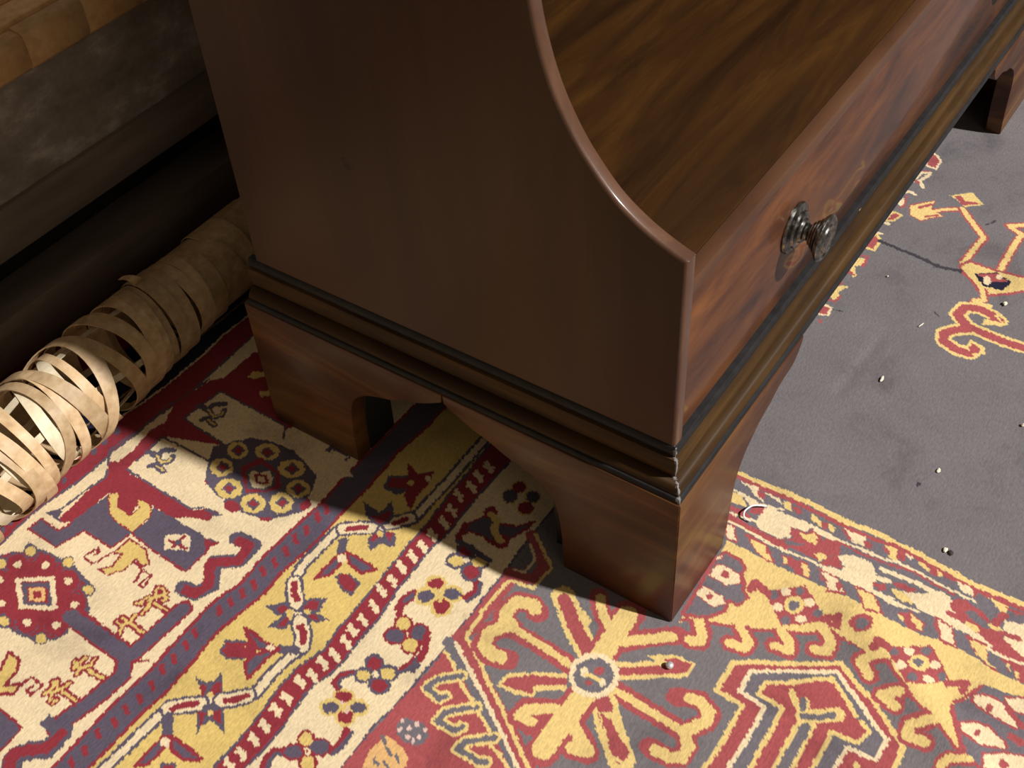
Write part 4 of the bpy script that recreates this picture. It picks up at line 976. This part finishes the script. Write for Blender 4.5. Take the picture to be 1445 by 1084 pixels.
PY 914,-70 934,-81 933,-128 942,-187 913,-196 884,-167 860,-136 864,-122 881,-107 895,-87
LR2.9 914,-70 934,-81 933,-128 942,-187 913,-196 884,-167 860,-136 864,-122 881,-107 895,-87 914,-70
Pn 905,-99 929,-130 916,-161 888,-156 882,-124
PR 905,-103 926,-131 914,-155 900,-132
Pc 902,-129 894,-131 888,-130 886,-126 889,-122 895,-119 903,-117 909,-118 911,-122 909,-126
Pc 921,-144 917,-144 913,-143 911,-139 912,-136 915,-134 920,-134 924,-135 926,-138 925,-142
LR7.4 872,-127 847,-137 835,-123
LY4.7 874,-124 847,-137 838,-124
LY4.0 835,-127 837,-151
LY14.1 767,-242 765,-197 767,-161 771,-133 790,-111 814,-116 823,-139 817,-163 810,-175
LY14.1 766,-140 751,-121 734,-108 717,-114 707,-137 709,-160 725,-166
LR8.3 767,-242 765,-197 767,-161 771,-133 790,-111 814,-116 823,-139 817,-163 810,-175
LR8.3 766,-140 751,-121 734,-108 717,-114 707,-137 709,-160 725,-166
PY 801,-154 784,-152 804,-186 826,-167
PR 805,-160 807,-180 821,-159
PY 723,-150 743,-150 735,-169 720,-183 707,-165
PR 722,-155 734,-156 730,-169 719,-173 709,-160
Lk3.4 908,76 906,48 902,15 899,-17
Lk4.0 898,-12 893,-45 901,-77
Lk1.1 913,75 900,35 902,0
Lk1.1 885,-32 898,-53 897,-81
Lk1.6 1048,-72 1069,-83
Lk1.3 696,73 698,56
Lk1.1 776,-78 769,-86
Pk 406,-195 403,-195 401,-193 399,-191 400,-188 401,-187 404,-187 406,-188 408,-191 408,-193'''
THREAD = [(0.1233, -0.0106, 0), (0.1206, -0.0068, 0.0015), (0.1173, -0.0028, 0.002), (0.1133, -0.0007, 0.002), (0.1091, -0.0, 0.002), (0.1059, -0.0012, 0.001), (0.1049, -0.0032, 0), (0.1048, -0.0067, 0)]
BEAD = (-0.0304, -0.0156)
FLAKES = [
('lint_flake', (0.2216, -0.1033), (0.0022, 0.0013, 0.0005), -0.058, 'lint', 'pale lint flake on the plain grey field, lower of those right of the front foot', 'lint'),
('lint_flake', (0.2898, -0.0316), (0.0034, 0.0012, 0.0008), 0.049, 'lint', 'wide pale lint flake lying in the middle of the plain grey field', 'lint'),
('straw_splinter', (0.3663, -0.0349), (0.0038, 0.0006, 0.0005), -0.305, 'lint', 'thin straw splinter left of the red scroll on the grey field', 'splinter'),
('crumb', (0.4263, -0.085), (0.0024, 0.002, 0.0012), 0.3, 'lint', 'rounded cream crumb between the yellow animal figure and the red scroll', 'crumb'),
('crumb', (0.1538, -0.1373), (0.0022, 0.0016, 0.0007), 0.8, 'crumb', 'dark brown crumb near the yellow edge of the right border', 'crumb'),
('lint_flake', (0.1541, -0.1331), (0.0026, 0.0014, 0.0006), 0.2, 'lint', 'pale lint flake touching the dark brown crumb by the right border', 'lint'),
('crumb', (0.4107, 0.0122), (0.0009, 0.0008, 0.0007), 0.2, 'lint', 'tiniest cream crumb, below the dark crease in the grey field', 'crumb'),
('crumb', (0.2978, -0.141), (0.0014, 0.0012, 0.001), 0.2, 'lint', 'small cream crumb on the grey field at the right edge of the photo', 'crumb')]
# ================================================================== setting
def struct(o): o['kind'] = 'structure'; return o
struct(boxo('floor', (-1.6, -1.4, -0.05), (2.4, 1.5, -0.0065), M['floor'], bev=0))
struct(boxo('wall_back', (-1.6, 1.5, -0.05), (2.4, 1.6, 2.2), M['wall'], bev=0))
# ================================================================== rug
X0, Y0, X1, Y1 = -420, -330, 1000, 700
def raster(txt, res=1.0, jit=0.55, seed=3):
    nx = int((X1-X0)/res); ny = int((Y1-Y0)/res); rng = np.random.default_rng(seed)
    gx, gy = np.meshgrid(X0+(np.arange(nx)+.5)*res, Y0+(np.arange(ny)+.5)*res); k = 2.2
    kn = rng.uniform(-1, 1, (int(ny*res/k)+2, int(nx*res/k)+2, 2))*jit
    iy = ((gy-Y0)/k).astype(int); ix = ((gx-X0)/k).astype(int)
    px = gx+kn[iy, ix, 0]+rng.uniform(-1, 1, (ny, nx))*jit*.4; py = gy+kn[iy, ix, 1]+rng.uniform(-1, 1, (ny, nx))*jit*.4
    lab = np.zeros((ny, nx), np.uint8)
    def win(p, m):
        a = p.min(0)-m-2; b = p.max(0)+m+2
        c0 = max(int((a[0]-X0)/res), 0); c1 = min(int((b[0]-X0)/res)+1, nx); r0 = max(int((a[1]-Y0)/res), 0); r1 = min(int((b[1]-Y0)/res)+1, ny)
        return (slice(r0, r1), slice(c0, c1)) if c1 > c0 and r1 > r0 else None
    for line in txt.strip().split('\n'):
        h, *q = line.split(' '); p = np.array([[float(v)/2 for v in s.split(',')] for s in q]); c = ord(h[1])
        if h[0] == 'P':
            s = win(p, 0)
            if s is None: continue
            x, y = px[s], py[s]; ins = np.zeros(x.shape, bool); j = len(p)-1
            for i in range(len(p)):
                xi, yi = p[i]; xj, yj = p[j]
                if yi != yj: ins ^= ((yi > y) != (yj > y)) & (x < (xj-xi)*(y-yi)/(yj-yi)+xi)
                j = i
            lab[s][ins] = c
        else:
            wd = float(h[2:])/2
            for i in range(len(p)-1):
                s = win(p[i:i+2], wd)
                if s is None: continue
                x, y = px[s], py[s]; d = p[i+1]-p[i]
                tt = np.clip(((x-p[i, 0])*d[0]+(y-p[i, 1])*d[1])/(d@d+1e-9), 0, 1)
                lab[s][(x-p[i, 0]-tt*d[0])**2+(y-p[i, 1]-tt*d[1])**2 < wd*wd] = c
    return lab
WOOL = {'g': (119, 113, 115), 's': (123, 117, 119), 'm': (110, 26, 40), 'n': (34, 32, 56), 't': (165, 130, 84), 'r': (150, 52, 62), 'R': (174, 86, 88),
        'c': (242, 219, 178), 'b': (96, 87, 103), 'B': (118, 111, 117), 'y': (227, 196, 118), 'Y': (236, 205, 134), 'o': (232, 184, 122), 'p': (232, 196, 184), 'k': (66, 60, 68)}
def build_rug():
    lab = raster(RUG); ny, nx = lab.shape
    pal = np.zeros((256, 3), np.float32)
    for k, v in WOOL.items(): pal[ord(k)] = lin(v)
    pal *= 0.90
    rng = np.random.default_rng(5)
    gx = X0+np.arange(nx)+.5; gy = Y0+np.arange(ny)+.5
    GX, GY = np.meshgrid(gx, gy)
    keep = ((GX < 262) & (GY < 645)) | ((GX >= 262) & (GY < 118))
    keep &= (GX+321)*536+(GY-306)*344 > -60000          # drop the corner far behind the camera
    keep &= ~((GX > 40) & (GX < 262) & (GY > 372) & (GY < 430) & (GX > 220))
    cell = keep[:-1, :-1] & keep[1:, :-1] & keep[:-1, 1:] & keep[1:, 1:]
    used = np.zeros_like(keep); used[:-1, :-1] |= cell; used[1:, :-1] |= cell; used[:-1, 1:] |= cell; used[1:, 1:] |= cell
    idx = -np.ones((ny, nx), np.int64); idx[used] = np.arange(used.sum())
    Z = (rng.uniform(-0.0002, 0.0, (ny, nx)) - 0.0004)
    # soft wrinkle lying across the yellow corner
    def ridge(ax, ay, bx, by, h, s):
        d = np.array([bx-ax, by-ay]); l = np.hypot(*d); d = d/l
        u = (GX-ax)*d[0]+(GY-ay)*d[1]; v = -(GX-ax)*d[1]+(GY-ay)*d[0]
        return h*np.exp(-(v/s)**2)*np.exp(-(np.clip(np.abs(u-l/2)-l/2, 0, None)/(s*1.5))**2)
    Z += RIDGES(ridge)
    vco = np.stack([GX[used]/1000, GY[used]/1000, Z[used]], -1)
    vcol = pal[lab[used]]*(1+rng.uniform(-0.05, 0.05, (used.sum(), 1)))
    r, c = np.nonzero(cell)
    q = np.stack([idx[r, c], idx[r, c+1], idx[r+1, c+1], idx[r+1, c]], -1)
    # coarse cloth for what lies out of sight (under the furniture and off to the sides)
    step = 20; cx = np.arange(-900, 1700, step); cy = np.arange(-900, 1200, step)
    CX, CY = np.meshgrid(cx+step/2, cy+step/2)
    ii = np.clip((CX-X0).astype(int), 0, nx-1); jj = np.clip((CY-Y0).astype(int), 0, ny-1)
    inside = (CX > X0+30) & (CX < X1-30) & (CY > Y0+30) & (CY < Y1-30)
    full = np.zeros(CX.shape, bool); full[inside] = used[jj[inside], ii[inside]]
    for dx in (-step//2, step//2-1):
        for dy in (-step//2, step//2-1):
            full &= used[np.clip(jj+dy, 0, ny-1), np.clip(ii+dx, 0, nx-1)]
    rr, cc = np.nonzero(~full); base = len(vco); n = len(rr)
    x0 = cx[cc]/1000; y0 = cy[rr]/1000; s = step/1000
    cv = np.stack([np.stack([x0, y0], -1), np.stack([x0+s, y0], -1), np.stack([x0+s, y0+s], -1), np.stack([x0, y0+s], -1)], 1).reshape(-1, 2)
    cv = np.concatenate([cv, np.full((len(cv), 1), -0.0011)], 1)
    ccol = np.repeat(pal[lab[jj[rr, cc], ii[rr, cc]]], 4, 0)
    cq = base+np.arange(n*4).reshape(-1, 4)
    # hem and underside give the rug its thickness
    hb = np.array([[-.9, -.9, -.0012], [1.7, -.9, -.0012], [1.7, 1.2, -.0012], [-.9, 1.2, -.0012], [-.9, -.9, -.006], [1.7, -.9, -.006], [1.7, 1.2, -.006], [-.9, 1.2, -.006]])
    hbq = np.array([[0, 4, 5, 1], [1, 5, 6, 2], [2, 6, 7, 3], [3, 7, 4, 0], [4, 7, 6, 5]])+base+n*4
    vco = np.concatenate([vco, cv, hb]); vcol = np.concatenate([vcol, ccol, np.tile(pal[ord('n')], (8, 1))]); q = np.concatenate([q, cq, hbq])
    me = bpy.data.meshes.new('patterned_rug'); me.vertices.add(len(vco)); me.vertices.foreach_set('co', vco.astype(np.float32).ravel())
    me.loops.add(q.size); me.loops.foreach_set('vertex_index', q.astype(np.int32).ravel())
    me.polygons.add(len(q)); me.polygons.foreach_set('loop_start', (np.arange(len(q))*4).astype(np.int32))
    me.update(calc_edges=True); me.validate()
    a = me.color_attributes.new('wool', 'FLOAT_COLOR', 'POINT')
    a.data.foreach_set('color', np.concatenate([vcol, np.ones((len(vcol), 1))], 1).astype(np.float32).ravel())
    me.shade_smooth(); me.materials.append(M['rug'])
    o = bpy.data.objects.new('patterned_rug', me); C.objects.link(o)
    tag(o, 'large knotted wool rug in cream, red, yellow and grey-blue under the bookcase', 'rug')
def RIDGES(r): return r(70, -105, 5, -205, 0.0045, 16) + r(262, -8, 330, -12, -0.0008, 5)
build_rug()
# ================================================================== bookcase
D, L, I = 0.36, 0.7443, 0.012
bk = thing('bookcase', 'polished mahogany open bookcase with curved sides, a drawer and bracket feet', 'bookcase')
curve = [(0.012, 0.3016), (0.027, 0.3075), (0.042, 0.3155), (0.056, 0.326), (0.069, 0.3405), (0.079, 0.3545), (0.089, 0.3735), (0.0965, 0.395), (0.102, 0.422), (0.105, 0.46), (0.106, 0.50)]
cv = [(p.x, p.y) for p in spline([(a, b, 0) for a, b in curve], 5)]
outl = [(D-I, 0.155), (I, 0.155)]+cv+[(0.106, 0.80), (D-I, 0.80)]
for xa, xb in ((I, I+0.010), (L-I-0.010, L-I)):
    sp = obj('side_panel', prism([(xa, y, z) for y, z in outl], [(xb, y, z) for y, z in outl], 0.0022, 3, limit=lambda e: all(v.co.z > 0.156 for v in e.verts) or all(v.co.y < I+1e-4 for v in e.verts)), M['side'], bk, angle=50)
    sp.data.materials.append(M['edge'])
    for pg in sp.data.polygons:
        if abs(pg.normal.x) < 0.97: pg.material_index = 1
boxo('shelf', (I+0.010, I+0.0135, 0.262), (L-I-0.010, D-0.022, 0.2765), M['shelf'], bk, 0.0005)
boxo('shelf_lip', (I+0.0101, I+0.0035, 0.2665), (L-I-0.0101, I+0.0134, 0.2766), M['lip'], bk, 0.0008)
boxo('back_panel', (I+0.010, D-0.022, 0.150), (L-I-0.010, D-I-0.001, 0.80), M['inner'], bk)
boxo('back_rail', (0.020, D-0.030, 0.018), (L-0.020, D-0.012, 0.134), M['inner'], bk)
boxo('bottom_board', (I+0.0105, 0.032, 0.134), (L-I-0.0105, D-0.023, 0.150), M['inner'], bk)
dr = boxo('drawer', (I+0.0108, I+0.0040, 0.1500), (L-I-0.0108, I+0.024, 0.2660), M['flame'], bk, 0.0006)
kp = [(0.0, 0.0172), (0.0012, 0.0176), (0.0026, 0.0170), (0.0036, 0.0150), (0.0042, 0.0128), (0.0056, 0.0122), (0.0064, 0.0104), (0.0066, 0.0084), (0.0084, 0.0076), (0.0092, 0.0058), (0.0108, 0.0052), (0.0122, 0.0062), (0.0128, 0.0076), (0.0136, 0.0078), (0.0140, 0.0074), (0.0148, 0.0094), (0.0156, 0.0096), (0.0160, 0.0092), (0.0168, 0.0112), (0.0178, 0.0116), (0.0182, 0.0110), (0.0192, 0.0138), (0.0206, 0.0154), (0.0220, 0.0156), (0.0232, 0.0146), (0.0236, 0.0128), (0.0228, 0.0118), (0.0230, 0.0098), (0.0240, 0.0090), (0.0238, 0.0060), (0.0246, 0.0050), (0.0250, 0.0)]
for kx in (0.1671, L-0.1671):
    pl = obj('knob_backplate', lathe(kp[:9]+[(0.0092, 0.0)], (kx, I+0.0040, 0.2181)), M['metal'], dr)
    kb = obj('knob', lathe([(0.0070, 0.0)]+kp[8:], (kx, I+0.0040, 0.2181)), M['metal'], dr)
def sweep(name, prof, m):
    """moulding profile (projection, height) mitred round left side, front and right side"""
    bm = bmesh.new(); cols = []
    for o_, z in prof:
        cols.append([bm.verts.new(p) for p in ((I-o_, D-0.004, z), (I-o_, I-o_, z), (L-I+o_, I-o_, z), (L-I+o_, D-0.004, z))])
    n = len(cols)
    for i in range(n):
        a, b = cols[i], cols[(i+1) % n]
        for k in range(3): bm.faces.new((a[k], a[k+1], b[k+1], b[k]))
    bm.faces.new([c[0] for c in cols]); bm.faces.new([c[3] for c in cols[::-1]])
    return obj(name, bm, m, bk, angle=35)
sweep('upper_bead', [(-0.0045, 0.1530), (-0.0045, 0.1606), (0.0002, 0.1606), (0.0012, 0.1592), (0.0015, 0.1562), (0.0010, 0.1530)], M['ebony'])
sweep('plinth_moulding', [(-0.003, 0.1289), (-0.003, 0.1529), (0.0010, 0.1529), (0.0028, 0.1521), (0.0036, 0.1496), (0.0034, 0.1440), (0.0028, 0.1400), (0.0026, 0.1376), (0.0012, 0.1372), (0.0012, 0.1364), (0.0034, 0.1362), (0.0054, 0.1354), (0.0072, 0.1339), (0.0084, 0.1320), (0.0090, 0.1300), (0.0090, 0.1289)], M['mould'])
sweep('lower_bead', [(-0.003, 0.1244), (-0.003, 0.1288), (0.0089, 0.1288), (0.0102, 0.1281), (0.0109, 0.1266), (0.0111, 0.1252), (0.0109, 0.1244)], M['ebony'])
# bracket feet : outline (distance from the corner, height)
H1 = 0.1245
fs = [(0.0, 0.0), (0.0862, 0.0), (0.0868, 0.028), (0.0880, 0.046), (0.0908, 0.0635), (0.0960, 0.0745), (0.1060, 0.0833), (0.1190, 0.0892), (0.1315, 0.0930), (0.1425, 0.0990), (0.1550, 0.1030), (0.1665, 0.1088), (0.1790, 0.1165), (0.1798, H1), (0.0, H1)]
ff = [(0.0, 0.0), (0.0745, 0.0), (0.0790, 0.020), (0.0815, 0.040), (0.0840, 0.062), (0.0925, 0.0785), (0.1025, 0.0870), (0.1148, 0.0945), (0.1285, 0.0985), (0.1387, 0.1035), (0.1485, 0.1060), (0.1620, 0.1075), (0.1690, 0.1125), (0.1740, 0.1185), (0.1760, H1), (0.0, H1)]
T = 0.015
def fine(p): 
    mid = [(q.x, q.y) for q in spline([(a, b, 0) for a, b in p[2:-2]], 3)]
    return p[:2]+mid+p[-2:]
def foot(name, outline, place, mitre=True):
    p = fine(outline); inn = [((T if (mitre and d < 1e-6) else d), z) for d, z in p]
    return obj(name, prism([place(d, 0.0, z) for d, z in p], [place(d, T, z) for d, z in inn], 0.0008, 2), M['foot'], bk, angle=35)
foot('bracket_foot', ff, lambda d, t_, z: (d, t_, z))
foot('bracket_foot', fs, lambda d, t_, z: (t_, d, z))
foot('bracket_foot', fs, lambda d, t_, z: (t_, D-d, z), False)
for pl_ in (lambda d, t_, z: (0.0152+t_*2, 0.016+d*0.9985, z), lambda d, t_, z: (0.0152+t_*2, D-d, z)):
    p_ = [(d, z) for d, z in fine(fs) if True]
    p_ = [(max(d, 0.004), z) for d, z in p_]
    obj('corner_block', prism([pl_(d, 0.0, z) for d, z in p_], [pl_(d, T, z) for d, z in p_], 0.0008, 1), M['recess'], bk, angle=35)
foot('bracket_foot', ff, lambda d, t_, z: (L-d, t_, z))
foot('bracket_foot', fs, lambda d, t_, z: (L-t_, d, z))
foot('bracket_foot', fs, lambda d, t_, z: (L-t_, D-d, z), False)
# ================================================================== dark chest behind
ch = thing('storage_chest', 'low dark grey chest standing behind the cane roll, with a recessed base', 'chest')
CX0, CX1 = -0.75, 0.95
obj('body', box(bmesh.new(), (CX0, 0.5935, 0.100), (CX1, 1.02, 0.2310), 0.003), M['chest'], ch)
boxo('rail', (CX0, 0.5885, 0.0975), (CX1, 0.620, 0.1405), M['rail'], ch, 0.002)
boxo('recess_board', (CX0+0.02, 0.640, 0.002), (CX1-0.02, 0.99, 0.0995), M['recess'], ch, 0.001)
boxo('plinth', (CX0, 0.5905, 0.0), (CX1, 0.639, 0.0480), M['rail'], ch, 0.003)
# ================================================================== cane roll
rl = thing('cane_roll', 'hollow roll of split cane strips lying on the rug before the dark chest', 'cane roll')
rnd = random.Random(11)
def ax(x):                                     # centre line and radius of the roll
    k = min(max((x+0.15)/0.25, -0.15), 1.3)
    r = 0.0425-0.0095*k; return 0.477+0.029*k, r
def strip(x, width, tilt, yaw, rad=1.0, a0=0.0, a1=2*PI, wob=0.004, th=0.0008, n=40, m='cane', bow=0.0, name='strip'):
    bm = bmesh.new(); rows = []; ph = rnd.uniform(0, 6.28); w2 = rnd.uniform(0, 6.28)
    for i in range(n+1):
        a = a0+(a1-a0)*i/n
        sx = x+tilt*math.sin(a)+yaw*math.cos(a)+bow*(i/n-0.5)+wob*0.4*math.sin(2*a+ph)
        yc, r = ax(sx); r = (r*rad)+wob*0.25*math.sin(3*a+w2)
        row = []
        for s in (-0.5, 0.5):
            for rr in (r-th, r):
                xx = sx+s*width*(0.9+0.1*math.sin(2*a+w2)); rr2 = rr-0.0006*abs(s)*2*math.sin(a*2+ph)
                row.append(bm.verts.new((xx, yc+rr2*math.cos(a), max(0.0422-0.0095*min(max((sx+0.15)/0.25, -.15), 1.3)+rr2*math.sin(a), 0.0004))))
        rows.append(row)
    for p, q in zip(rows, rows[1:]):
        for a_, b_ in ((1, 3), (3, 2), (2, 0), (0, 1)): bm.faces.new((p[a_], p[b_], q[b_], q[a_]))
    bm.faces.new((rows[0][0], rows[0][1], rows[0][3], rows[0][2])); bm.faces.new((rows[-1][0], rows[-1][2], rows[-1][3], rows[-1][1]))
    return obj(name, bm, M[m], rl, angle=60)
# loose open end (left), each strip its own piece
x = -0.33
while x < -0.045:
    strip(x, rnd.uniform(0.009, 0.0145), rnd.uniform(-0.014, 0.024), rnd.uniform(-0.016, 0.004), 1+rnd.uniform(-0.06, 0.05), wob=0.006, th=0.001)
    x += rnd.uniform(0.011, 0.019)
# tighter winding in the middle
while x < 0.045:
    strip(x, rnd.uniform(0.011, 0.015), rnd.uniform(-0.002, 0.008), rnd.uniform(-0.006, 0.004), 1+rnd.uniform(-0.02, 0.03), wob=0.003)
    x += rnd.uniform(0.0095, 0.0125)
# broad overlapping wraps towards the hidden end
while x < 0.36:
    strip(x, rnd.uniform(0.024, 0.034), rnd.uniform(-0.002, 0.004), rnd.uniform(-0.004, 0.002), 0.98+rnd.uniform(-0.02, 0.05), wob=0.002)
    x += rnd.uniform(0.018, 0.024)
# pale slats running lengthwise inside
for k in range(5):
    a = 0.5+k*1.21; bm = bmesh.new(); x0 = rnd.uniform(-0.33, -0.28); x1 = rnd.uniform(-0.03, 0.05); n = 14; rows = []
    for i in range(n+1):
        xx = x0+(x1-x0)*i/n; yc, r = ax(xx); zc = r; r *= 0.84; tw = a+0.35*math.sin(i*0.35+k); hw = 0.085
        rows.append([bm.verts.new((xx, yc+rr*math.cos(tw+s*hw), zc+rr*math.sin(tw+s*hw))) for s in (-1, 1) for rr in (r-0.001, r)])
    for p, q in zip(rows, rows[1:]):
        for a_, b_ in ((1, 3), (3, 2), (2, 0), (0, 1)): bm.faces.new((p[a_], p[b_], q[b_], q[a_]))
    bm.faces.new((rows[0][0], rows[0][1], rows[0][3], rows[0][2])); bm.faces.new((rows[-1][0], rows[-1][2], rows[-1][3], rows[-1][1]))
    obj('slat', bm, M['cane_in'], rl, angle=60)
for k in range(7): strip(-0.30+k*0.036, 0.012, -0.016+0.004*(k % 3), 0.012, 0.90, wob=0.003, m='cane_in', name='inner_strip')
# a curled loose end standing up
bm = bmesh.new(); rows = []
for i in range(9):
    u = i/8; yy = 0.503+0.012*math.cos(PI*(0.5+u*0.6)); zz = 0.071+0.013*math.sin(PI*u*0.6)
    rows.append([bm.verts.new((0.012-0.012*u+s*(0.0055-0.003*u), yy+0.016*u+h_, zz)) for s in (-1, 1) for h_ in (0, 0.0009)])
for p, q in zip(rows, rows[1:]):
    for a_, b_ in ((1, 3), (3, 2), (2, 0), (0, 1)): bm.faces.new((p[a_], p[b_], q[b_], q[a_]))
bm.faces.new((rows[0][0], rows[0][1], rows[0][3], rows[0][2])); bm.faces.new((rows[-1][0], rows[-1][2], rows[-1][3], rows[-1][1]))
obj('loose_end', bm, M['cane'], rl, angle=60)
# ================================================================== cane tray on the chest
tr = thing('cane_tray', 'flat tan split-cane tray lying on top of the dark grey chest', 'tray')
edges = [-0.30, -0.21, -0.105, -0.022, 0.036, 0.094, 0.152, 0.215, 0.285, 0.36, 0.44, 0.52]
for k, (a, b) in enumerate(zip(edges, edges[1:])):        # wrapped pieces of the rim
    dz = rnd.uniform(-0.0015, 0.0015); dy = rnd.uniform(-0.0015, 0.0015)
    pr = [(0.584+dy, 0.2325), (0.5805+dy, 0.2365), (0.580+dy, 0.250), (0.5805+dy, 0.2605+dz), (0.583+dy, 0.2635+dz), (0.594, 0.2640+dz), (0.594, 0.2325)]
    obj('rim_piece', prism([(a+0.0003, y, z) for y, z in pr], [(b-0.0003, y, z) for y, z in pr], 0.0003, 1), M['cane_tan'], tr, angle=50)
for k in range(7):                                        # long strips laid behind the rim
    y0 = 0.5970+k*0.030; zz = 0.2665+0.003*(k % 2)
    boxo('tray_strip', (-0.30+0.01*k, y0, 0.2325), (0.52-0.008*k, y0+0.028, zz), M['cane_tan'], tr, 0.0025)
# ================================================================== small things dropped on the rug
def tube(pts, r, seg=8):
    bm = bmesh.new(); P = [Vector(p) for p in pts]; rings = []
    for i, p in enumerate(P):
        d = (P[min(i+1, len(P)-1)]-P[max(i-1, 0)]).normalized(); u = d.cross(Vector((0, 0, 1))).normalized(); v = u.cross(d)
        rings.append([bm.verts.new(p+u*(r*math.cos(2*PI*k/seg))+v*(r*math.sin(2*PI*k/seg))) for k in range(seg)])
    for a, b in zip(rings, rings[1:]):
        for k in range(seg): bm.faces.new((a[k], b[k], b[(k+1) % seg], a[(k+1) % seg]))
    bm.faces.new(rings[0][::-1]); bm.faces.new(rings[-1]); return bm
th = spline([(x, y, 0.0012+h) for x, y, h in THREAD], 6)
tag(obj('thread', tube(th, 0.0006), M['thread']), 'curved piece of shiny white thread on the patterned rug border beside the front foot', 'thread')
bm = bmesh.new(); bmesh.ops.create_uvsphere(bm, u_segments=20, v_segments=12, radius=0.0027)
for v in bm.verts: v.co = Vector((v.co.x+BEAD[0], v.co.y+BEAD[1], v.co.z*0.8+0.0019))
tag(obj('bead', bm, M['silver']), 'small silver bead on a red bar of the star below the front foot', 'bead')
def flake(name, p, size, rot, m, label, cat, seed):
    r_ = random.Random(seed); bm = bmesh.new(); bmesh.ops.create_icosphere(bm, subdivisions=2, radius=1.0)
    for v in bm.verts:
        k = 1+r_.uniform(-0.22, 0.22); x, y, z = v.co.x*size[0]*k, v.co.y*size[1]*k, v.co.z*size[2]*k
        v.co = Vector((p[0]+x*math.cos(rot)-y*math.sin(rot), p[1]+x*math.sin(rot)+y*math.cos(rot), z+size[2]*1.05))
    tag(obj(name, bm, m, angle=25), label, cat)
for i, (nm, p, size, rot, m, label, cat) in enumerate(FLAKES): flake(nm, p, size, rot, M[m], label, cat, 40+i)
